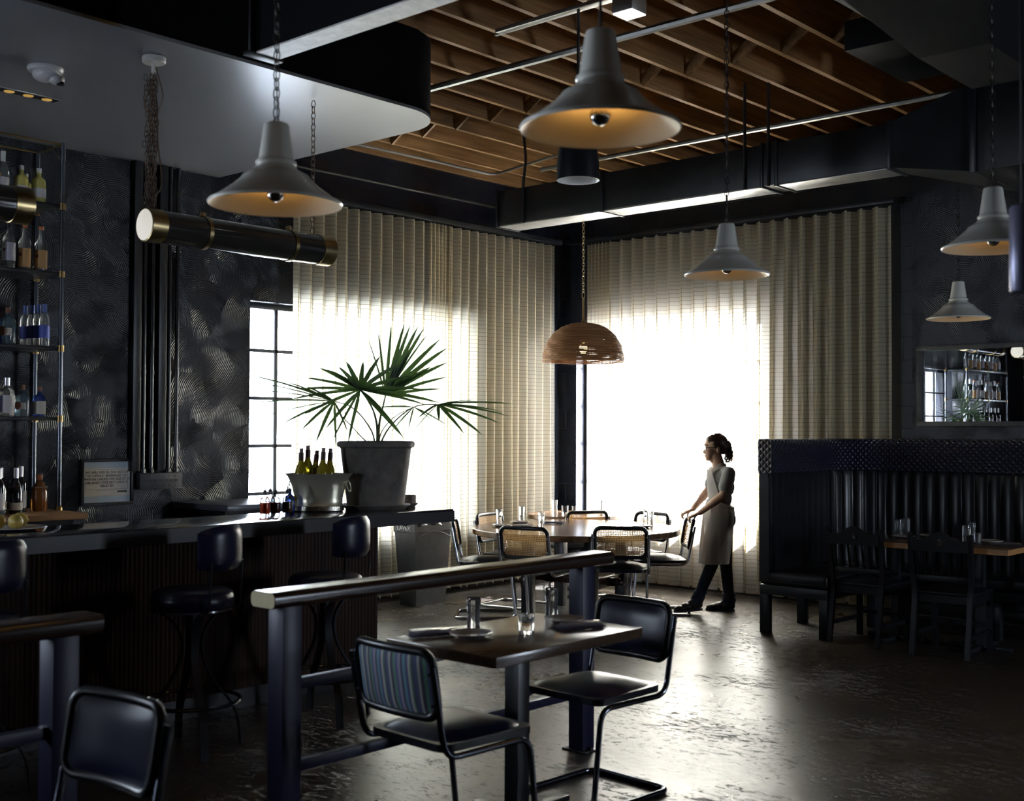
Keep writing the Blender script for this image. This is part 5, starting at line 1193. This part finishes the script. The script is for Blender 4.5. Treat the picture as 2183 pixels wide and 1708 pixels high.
# ============================================================ booth table and slat chairs
t = thing('booth_table', 'rectangular table with orange wood edge standing at the booth', 'table', (-3.6, 8.76, 0))
bm = NB(); box(bm, -.665, .66, -.355, .345, .722, .762, bev=.002); obj('table_top', bm, m_tabletop, t)
bm = NB(); box(bm, -.667, .662, -.359, -.355, .723, .7605); obj('front_edge', bm, m_tableedge, t, smooth=False, label='orange wood edge'); bm = NB(); box(bm, .660, .664, -.357, .347, .723, .7605); obj('side_edge', bm, m_tableedge, t, smooth=False, label='orange wood edge')
for x in (-.30, .34):
    bm = NB(); box(bm, x - .03, x + .03, -.03, .03, .03, .722); obj('pedestal', bm, m_steel_black, t); bm = NB(); box(bm, x - .22, x + .22, -.028, .028, .0, .03, bev=.004); box(bm, x - .028, x + .028, -.26, .26, .0, .03, bev=.004); obj('cross_base', bm, m_steel_black, t)
def slat_chair(label):
    t_ = thing('slat_back_chair', label, 'chair', group='black slat back chairs at the booth table'); m_ = m_slat; W = .205
    for s_ in (-1, 1):
        bm = NB(); tube(bm, fillet([(s_ * (W - .012), -.285, 0), (s_ * (W - .012), -.215, .42), (s_ * W, -.225, .55), (s_ * (W + .004), -.27, .86)], .12, 5), 1, flat=(.030, .034)); obj('back_post', bm, m_, t_, ang=40)
        bm = NB(); tube(bm, [(s_ * (W - .01), .19, 0), (s_ * (W - .01), .19, .42)], 1, flat=(.036, .036)); obj('leg', bm, m_, t_)
    bm = NB(); box(bm, -.215, .215, -.215, .225, .425, .452, bev=.010, seg=3); obj('seat', bm, m_, t_)
    bm = NB(); box(bm, -W, W, -.205, -.185, .37, .425); box(bm, -W, W, .185, .205, .37, .425); box(bm, -W, -W + .02, -.2, .2, .37, .425); box(bm, W - .02, W, -.2, .2, .37, .425); obj('seat_rail', bm, m_, t_, smooth=False)
    bm = NB(); yb = -.262
    def crest(x): return .845 + .030 * cos(min(pi, abs(x) / .14 * pi)) * (1 if abs(x) < .14 else 1) if abs(x) < .14 else .815
    xs_ = [-.20 + .40 * k / 32 for k in range(33)]; hole_c, hole_r = .800, .024
    top = [(x, crest(x)) for x in xs_]; bot = [(x, .735 + .0 * x) for x in reversed(xs_)]
    # crest rail split left and right of the round cut-out
    def rail_part(sgn):
        xx = [x for x in xs_ if x * sgn >= -1e-9]; xx = sorted(xx, key=lambda v: -sgn * v)
        poly = [(x, crest(x)) for x in xx] + [(0, hole_c + hole_r)] + [(sgn * hole_r * sin(pi * k / 10), hole_c + hole_r * cos(pi * k / 10)) for k in range(1, 10)] + [(0, hole_c - hole_r), (0, .735), (sgn * .20, .735)]
        prism(bm, poly, lambda p: Vector((p[0], yb - .011 - (p[1] - .735) * .1, p[1])), lambda p: Vector((p[0], yb + .011 - (p[1] - .735) * .1, p[1])))
    rail_part(1); rail_part(-1); bmesh.ops.remove_doubles(bm, verts=bm.verts, dist=.0003); obj('crest_rail', bm, m_, t_, ang=30)
    bm = NB(); tube(bm, [(hole_r * cos(2 * pi * q / 24), yb - .018, hole_c + hole_r * sin(2 * pi * q / 24)) for q in range(24)], .0022, seg=5, closed=True); obj('handle_ring', bm, m_, t_)
    bm = NB(); box(bm, -.19, .19, -.232, -.212, .52, .565, bev=.003); obj('lower_rail', bm, m_, t_)
    for k in range(7):
        x = -.165 + .055 * k; bm = NB(); tube(bm, [(x, -.222, .56), (x, yb + .0, .74)], 1, flat=(.022, .010)); obj('slat', bm, m_, t_)
    bm = NB(); box(bm, -W, W, .18, .20, .17, .20, bev=.002); box(bm, -W + .0, -W + .02, -.24, .19, .13, .16); box(bm, W - .02, W, -.24, .19, .13, .16); obj('stretcher', bm, m_, t_, smooth=False)
    return t_
sc1 = slat_chair('left of the two black slat back chairs at the booth table'); sc1.location = (-4.0, 8.55, 0); sc1.rotation_euler = (0, 0, radians(-2))
dup(sc1, (-3.36, 8.50, 0), radians(3), 'right of the two black slat back chairs at the booth table')
BZ = .7625; gB = 'place settings on the booth table'
for (x, y, lb_) in ((-3.93, 8.88, 'upturned tall glass furthest left on the booth table'), (-3.93, 9.02, 'upturned tall glass at the back left of the booth table'), (-3.33, 8.68, 'upturned tall glass right of the right slat chair on the booth table'), (-3.42, 9.02, 'upturned tall glass at the back right of the booth table')): cp1(g1_, (x, y, BZ), 0, lb_, gB)
for (x, y, lb_) in ((-3.85, 8.78, 'stoneware plate at the front left of the booth table'), (-3.72, 9.00, 'stoneware plate at the back left of the booth table'), (-3.22, 8.86, 'stoneware plate at the right of the booth table')): dup(p1, (x, y, BZ), 0, lb_, gB)
for (x, y, lb_) in ((-3.27, 8.72, 'short tumbler at the right of the booth table'),): cp1(lg, (x, y, BZ), 0, lb_, gB)
nb = napkin_('pale folded napkin at the right end of the booth table', gB, m_nap2); nb.location = (-3.06, 8.74, BZ); nb.rotation_euler = (0, 0, YAW - .2)
dup(nb, (-3.58, 8.62, BZ), .3, 'pale folded napkin behind the right slat chair on the booth table', gB)

# ============================================================ mirror
t = thing('wall_mirror', 'wide black framed mirror on the combed wall above the booth', 'mirror', (-3.45, WB - .002, 1.966))
m_mir = pm('mirror_glass', (.90, .91, .92), rough=.0, metal=1)
mw, mh = .81, .346
bm = NB()
for (a, b_, c_, d_) in ((-mw, mw, mh - .042, mh), (-mw, mw, -mh, -mh + .042), (-mw, -mw + .042, -mh + .042, mh - .042), (mw - .042, mw, -mh + .042, mh - .042)): box(bm, a, b_, -.055, 0, c_, d_, bev=.003)
obj('frame', bm, pm('worn_black_frame', (.05, .05, .05), rough=.5, var=.4, vscale=30), t)
bm = NB(); box(bm, -mw + .03, mw - .03, -.020, -.016, -mh + .03, mh - .03); obj('mirror_pane', bm, m_mir, t, smooth=False)
# ============================================================ person
PO = Vector((-5.60, 8.91, 0))
person = thing('person', 'person in grey tee, white apron, jeans and glasses, leaning on a chair back', 'person', PO, YAW)
def Q(px, py, y=0): return Vector(((px - 1520) / 242, y, (1303 - py) / 242))
def skin_obj(name, bm, m, vox=.005, it=5, par=None, **kw):
    o = obj(name, bm, m, par or person, ang=180, **kw)
    r = o.modifiers.new('remesh', 'REMESH'); r.mode = 'VOXEL'; r.voxel_size = vox; r.use_smooth_shade = True
    s_ = o.modifiers.new('smooth', 'SMOOTH'); s_.factor = .5; s_.iterations = it
    return o
m_skin = pm('skin', (.60, .38, .27), rough=.5, var=.06, vscale=20, spec=.4)
m_tee = pm('grey_jersey', (.30, .30, .305), rough=.9, bump=.5, bscale=9, bdist=.012, sheen=.2)
m_jeans = pm('dark_denim', (.018, .026, .050), rough=.8, bump=.6, bscale=14, bdist=.012)
m_shoe = pm('black_shoe', (.010, .010, .011), rough=.45); m_hair = pm('brown_curly_hair', (.055, .024, .012), rough=.45, spec=.5)
m_apron = pm('white_apron_cotton', (.85, .85, .87), rough=.85, bump=.5, bscale=6, bdist=.02)
n_, l_ = m_apron.node_tree.nodes, m_apron.node_tree.links; tl_ = n_.new('ShaderNodeBsdfTranslucent'); tl_.inputs['Color'].default_value = (.75, .73, .70, 1); mx_ = n_.new('ShaderNodeMixShader'); mx_.inputs[0].default_value = .5
l_.new(n_['Principled BSDF'].outputs[0], mx_.inputs[1]); l_.new(tl_.outputs[0], mx_.inputs[2]); l_.new(mx_.outputs[0], n_['Material Output'].inputs['Surface'])
# --- body: one continuous surface
bm = NB()
hr = Matrix.Rotation(radians(-8), 4, 'Y')
ellip(bm, Q(1521, 951), (.090, .072, .088), 24, 16); ellip(bm, Q(1511, 962), (.058, .056, .066), 20, 14); ellip(bm, Q(1507.5, 975), (.036, .038, .038), 18, 12)
ellip(bm, Q(1505, 981), (.020, .020, .018)); frustum(bm, Q(1500, 957), Q(1496.5, 967), .008, .0105, 12); ellip(bm, Q(1498.3, 968.5), (.012, .014, .009))
ellip(bm, Q(1501.0, 951), (.022, .045, .010)); ellip(bm, Q(1499.3, 974.0), (.010, .019, .0055)); ellip(bm, Q(1500.3, 977.0), (.010, .017, .0055))
for s_ in (-1, 1): ellip(bm, Q(1524, 962, s_ * .073), (.015, .010, .028)); ellip(bm, Q(1523, 962, s_ * .079), (.011, .006, .022))
frustum(bm, Q(1521, 972), Q(1531, 1006), .050, .056, 20); frustum(bm, Q(1509, 978), Q(1522, 986), .028, .040, 14)
ellip(bm, Q(1534, 1024), (.098, .140, .115)); ellip(bm, Q(1532, 1055), (.080, .120, .11)); ellip(bm, Q(1537, 1095), (.100, .140, .10))
for s_ in (-1, 1): frustum(bm, Q(1536, 1006, s_ * .06), Q(1541, 1009, s_ * .150), .045, .042)
arms = {-1: (Q(1542, 1010, -.165), Q(1528, 1055, -.205), Q(1484, 1092, -.120), Q(1475, 1100, -.105)), 1: (Q(1532, 1010, .165), Q(1513, 1050, .205), Q(1478, 1088, .110), Q(1468, 1096, .095))}
for s_, (sh_, el_, wr_, kn_) in arms.items():
    frustum(bm, sh_, el_, .043, .036); frustum(bm, el_, wr_, .0365, .0235); frustum(bm, el_.lerp(wr_, .1), el_.lerp(wr_, .4), .037, .035)
    # palm
    yc = kn_.y; pc = Vector((kn_.x - .010, yc, kn_.z + .004))
    for j in range(4):
        yo = (j - 1.5) * .019; k0 = Vector((pc.x - .022, yc + yo, pc.z - .002 + (.003 if 0 < j < 3 else 0))); frustum(bm, wr_ + Vector((0, yo * .5, 0)), k0, .0155, .0115, 10)
        f1 = (.030, .033, .032, .026)[j]; f2 = (.022, .025, .024, .019)[j]
        p1 = k0 + Vector((-f1 * .80, yo * .10, -f1 * .45)); p2 = p1 + Vector((-f2 * .10, 0, -f2)); p3 = p2 + Vector((f2 * .45, 0, -f2 * .65))
        frustum(bm, k0, p1, .0098, .0088, 10); frustum(bm, p1, p2, .0088, .0078, 10); frustum(bm, p2, p3, .0078, .0068, 10)
    # thumb leaves the side of the palm and closes behind the chair rail
    tb = wr_.lerp(pc, .55) + Vector((0, .026, -.004)); t1 = tb + Vector((-.012, .018, -.020)); t2 = t1 + Vector((-.004, .004, -.026)); frustum(bm, wr_.lerp(pc, .35), tb, .014, .0125, 10); frustum(bm, tb, t1, .0115, .0100, 10); frustum(bm, t1, t2, .0098, .0082, 10)
legs = {-1: (Q(1534, 1105, -.072), Q(1509, 1203, -.075), Q(1480, 1272, -.075)), 1: (Q(1541, 1105, .075), Q(1546, 1203, .085), Q(1553, 1282, .075))}
for s_, (a, b_, c_) in legs.items(): frustum(bm, a, b_, .078, .052); frustum(bm, b_, c_, .050, .034)
skin_obj('body', bm, m_skin, .0042, 4)
# --- eyes and glasses
for s_ in (-1, 1):
    bm = NB(); ellip(bm, Q(1502.2, 957.8, s_ * .030), (.010, .011, .010), 12, 8); e = obj('eye', bm, pm('eye_white', (.6, .58, .55), rough=.2), person); bm = NB(); ellip(bm, Q(1500.2, 958.3, s_ * .031), (.004, .0055, .0055), 10, 6); obj('iris', bm, pm('dark_iris', (.03, .015, .01), rough=.2), e)
    bm = NB(); tube(bm, [Q(1502.5, 953.3, s_ * .012), Q(1500.8, 952.5, s_ * .028), Q(1503.0, 953.0, s_ * .045)], [.0025, .0035, .002], seg=6); obj('eyebrow', bm, m_hair, person)
gl_ = NB()
for s_ in (-1, 1):
    c_ = Q(1497.6, 958.4, s_ * .033); tube(gl_, [c_ + Vector((.002 * abs(sin(2 * pi * q / 20)), .0265 * cos(2 * pi * q / 20), .0185 * sin(2 * pi * q / 20))) for q in range(20)], .0020, seg=6, closed=True)
    tube(gl_, [c_ + Vector((.0, s_ * .027, .008)), Q(1508, 957, s_ * .070), Q(1524, 957.5, s_ * .078), Q(1527, 961, s_ * .078)], .0022, seg=6)
tube(gl_, [Q(1497.6, 957.5, -.008), Q(1497.0, 956.6, 0), Q(1497.6, 957.5, .008)], .0018, seg=6)
go = obj('glasses_frame', gl_, m_steel_black, person)
for s_ in (-1, 1):
    bm = NB(); c_ = Q(1497.6, 958.4, s_ * .033); vv = [bm.verts.new(c_ + Vector((0, .025 * cos(2 * pi * q / 20), .0172 * sin(2 * pi * q / 20)))) for q in range(20)]; bm.faces.new(vv); bmesh.ops.solidify(bm, geom=bm.faces[:], thickness=.001); obj('lens', bm, m_glass_win, go)
# --- hair: shaped cap and curly ponytail
bm = NB()
ellip(bm, Q(1527, 948.5), (.086, .079, .086), 24, 16); ellip(bm, Q(1519, 941.5), (.074, .070, .050), 20, 12); ellip(bm, Q(1537, 955), (.055, .070, .070), 20, 12); ellip(bm, Q(1507, 939), (.024, .045, .016))
for s_ in (-1, 1): frustum(bm, Q(1515, 950, s_ * .066), Q(1519, 958, s_ * .072), .014, .008, 10)
ellip(bm, Q(1546, 952), (.034, .042, .036))
ho = skin_obj('hair', bm, m_hair, .005, 3)
rnd = random.Random(11); bm = NB()
for k in range(110):
    st = Q(1543 + rnd.uniform(-5, 4), 947 + rnd.uniform(-6, 8), rnd.uniform(-.045, .045)); en = Q(1549 + rnd.uniform(-8, 6), 984 + rnd.uniform(-14, 6), rnd.uniform(-.06, .06)); mid = st.lerp(en, .45) + Vector((.030 + rnd.uniform(-.02, .02), rnd.uniform(-.02, .02), .01))
    pts = []; ph = rnd.uniform(0, 6); amp = rnd.uniform(.005, .009); tn = rnd.uniform(3, 5)
    for q in range(22):
        t_ = q / 21; p = st * (1 - t_) ** 2 + mid * 2 * t_ * (1 - t_) + en * t_ * t_; pts.append(p + Vector((amp * cos(ph + 2 * pi * tn * t_), amp * sin(ph + 2 * pi * tn * t_), 0)))
    tube(bm, pts, .0028, seg=4)
for k in range(46):      # loose curls over the crown
    a = rnd.uniform(-1.3, 1.3); b0 = rnd.uniform(.1, 1.5); c_ = Q(1524, 949); pts = []
    for q in range(12):
        t_ = q / 11; bb = b0 + t_ * .8; r = .090 + .003 * sin(9 * t_ + k); pts.append(c_ + Vector((-cos(bb) * r, sin(a) * r * .85, sin(bb) * r * cos(a) * 1.0)) + Vector((0, .004 * sin(7 * t_ + k), 0)))
    tube(bm, pts, .0024, seg=4)
obj('curls', bm, m_hair, ho)
bm = NB(); tube(bm, [Q(1541, 951) + Vector((.004 * cos(2 * pi * q / 16), .024 * cos(2 * pi * q / 16), .024 * sin(2 * pi * q / 16))) for q in range(16)], .004, seg=6, closed=True); obj('hair_tie', bm, m_shoe, person)
# --- tee shirt
bm = NB()
ellip(bm, Q(1534, 1022), (.112, .152, .112), 28, 18); ellip(bm, Q(1536, 1040), (.100, .140, .10), 24, 16); ellip(bm, Q(1534, 1063), (.086, .126, .10), 24, 16); ellip(bm, Q(1531, 1004), (.062, .085, .030)); ellip(bm, Q(1512, 1022, 0), (.035, .10, .06))
for s_, (sh_, el_, wr_, kn_) in arms.items():
    frustum(bm, Q(1534, 1005, s_ * .05), sh_ + Vector((0, -s_ * .01, .004)), .042, .054); frustum(bm, sh_, sh_.lerp(el_, .58), .057, .060); frustum(bm, sh_.lerp(el_, .3), sh_.lerp(el_, .62), .058, .062)
skin_obj('tee_shirt', bm, m_tee, .006, 4)
# --- jeans
bm = NB(); ellip(bm, Q(1538, 1096), (.096, .140, .10), 24, 16); ellip(bm, Q(1545, 1108), (.076, .118, .085), 20, 14)
for s_, (a, b_, c_) in legs.items():
    frustum(bm, a, b_, .084, .056); frustum(bm, b_, b_.lerp(c_, .85), .055, .047); frustum(bm, b_.lerp(c_, .82), c_ + Vector((0, 0, -.005)), .052, .054); tube(bm, [b_.lerp(c_, .80) + Vector((.053 * cos(2 * pi * q / 16), .053 * sin(2 * pi * q / 16), 0)) for q in range(16)], .010, seg=8, closed=True); tube(bm, [b_.lerp(c_, .95) + Vector((.052 * cos(2 * pi * q / 16), .052 * sin(2 * pi * q / 16), .0)) for q in range(16)], .011, seg=8, closed=True)
skin_obj('jeans', bm, m_jeans, .006, 3)
# --- shoes
def shoe(heel, yaw, pitch, z0):
    T = Matrix.Translation(heel) @ Matrix.Rotation(yaw, 4, 'Z') @ Matrix.Rotation(pitch, 4, 'Y')
    bm = NB()
    for (x, r, z) in ((0, (.040, .034, .038), .052), (-.045, (.050, .036, .046), .055), (-.10, (.058, .040, .036), .042), (-.150, (.050, .042, .027), .034), (-.180, (.036, .034, .021), .030)): ellip(bm, T @ Vector((x, 0, z)), r, 18, 12, T.to_3x3().to_4x4())
    frustum(bm, T @ Vector((-.005, 0, .06)), T @ Vector((-.008, 0, .105)), .042, .046, 16)
    o = skin_obj('shoe', bm, m_shoe, .005, 2)
    bm = NB(); poly = []
    for q in range(28):
        a = 2 * pi * q / 28; x = -.092 + .128 * cos(a); w = .036 + .010 * (-cos(a)) if abs(cos(a)) < .999 else .03; poly.append((x, w * sin(a)))
    prism(bm, poly, lambda p: T @ Vector((p[0], p[1], .0)), lambda p: T @ Vector((p[0], p[1], .020))); obj('sole', bm, pm('black_rubber', (.015, .015, .016), rough=.6), o)
    bm = NB()
    for j in range(5):
        x = -.060 - .017 * j; z = .092 - .008 * j; tube(bm, [T @ Vector((x, -.022, z - .012)), T @ Vector((x - .006, 0, z)), T @ Vector((x - .012, .022, z - .012))], .0026, seg=5); tube(bm, [T @ Vector((x, .022, z - .012)), T @ Vector((x - .006, 0, z + .001)), T @ Vector((x - .012, -.022, z - .012))], .0026, seg=5)
    for s_ in (-1, 1): tube(bm, [T @ Vector((-.056, 0, .098)), T @ Vector((-.066, s_ * .018, .112)), T @ Vector((-.052, s_ * .030, .100)), T @ Vector((-.056, 0, .098))], .002, seg=5)
    obj('laces', bm, pm('dark_laces', (.05, .05, .055), rough=.7), o)
fc = legs[-1][2]; rc = legs[1][2]
shoe(Vector((fc.x + .010, fc.y, .028)), radians(4), radians(-4), 0)
shoe(Vector((rc.x + .012, rc.y, .0005)), radians(-20), 0, 0)
# --- apron: skirt, bib, strap and tie
bm = NB()
def skirt(u, v):
    a = pi + (u - .5) * radians(278); t_ = v; z = .425 + (.985 - .425) * t_
    cx_ = .002 + .050 * t_; rx = .136 + .006 * sin(pi * t_) - .018 * max(0, t_ - .75) * 4 * .8; ry = .166 + .008 * sin(pi * t_) - .02 * max(0, t_ - .75) * 4
    w = .006 * (1 - t_) * sin(5 * a) + .004 * sin(11 * a + 3 * t_) * (1 - t_ * .5); side = abs(u - .5) * 2
    if t_ > .86: z -= .10 * (t_ - .86) / .14 * side ** 2 * .8
    z += .02 * (u - .5) * (1 - t_)
    return Vector((cx_ + (rx + w) * cos(a), (ry + w) * sin(a), z))
surf(bm, skirt, 64, 24); bmesh.ops.solidify(bm, geom=bm.faces[:], thickness=.002); ap = obj('apron', bm, m_apron, person, ang=80)
bm = NB()
def bib(u, v):
    t_ = v; z = .955 + .285 * t_; half = radians(74) * (1 - t_ ** 1.3) + radians(34) * t_ ** 1.3; a = pi + (u - .5) * 2 * half
    cx_ = .052 + .004 * t_; rx = .105 + .022 * sin(pi * min(1, t_ * 1.1) * .62); ry = .140 + .020 * t_
    return Vector((cx_ + rx * cos(a), ry * sin(a), z))
surf(bm, bib, 36, 16); bmesh.ops.solidify(bm, geom=bm.faces[:], thickness=.002); obj('apron_bib', bm, m_apron, ap, ang=80)
for s_ in (-1, 1):
    bm = NB(); tube(bm, fillet([Q(1509, 1004, s_ * .072), Q(1518, 998, s_ * .074), Q(1528, 991, s_ * .066), Q(1541, 993, s_ * .030), Q(1543, 994, 0)], .03), 1, flat=(.005, .020)); obj('neck_strap', bm, m_apron, ap)
bm = NB(); pts = []
for q in range(33):
    a = pi + (q / 32 - .5) * radians(300); pts.append((.046 + .122 * cos(a), .150 * sin(a), .925 - .015 * cos(a)))
tube(bm, pts, 1, flat=(.004, .016)); kx, ky, kz = -.045, -.098, .94
for dx, dz in ((-.03, -.035), (.025, -.045), (-.012, -.11), (.012, -.10)): tube(bm, [(kx, ky - .012, kz), (kx + dx * .6, ky - .020, kz + dz * .4), (kx + dx, ky - .016, kz + dz)], 1, flat=(.004, .010))
obj('waist_tie', bm, m_apron, ap)
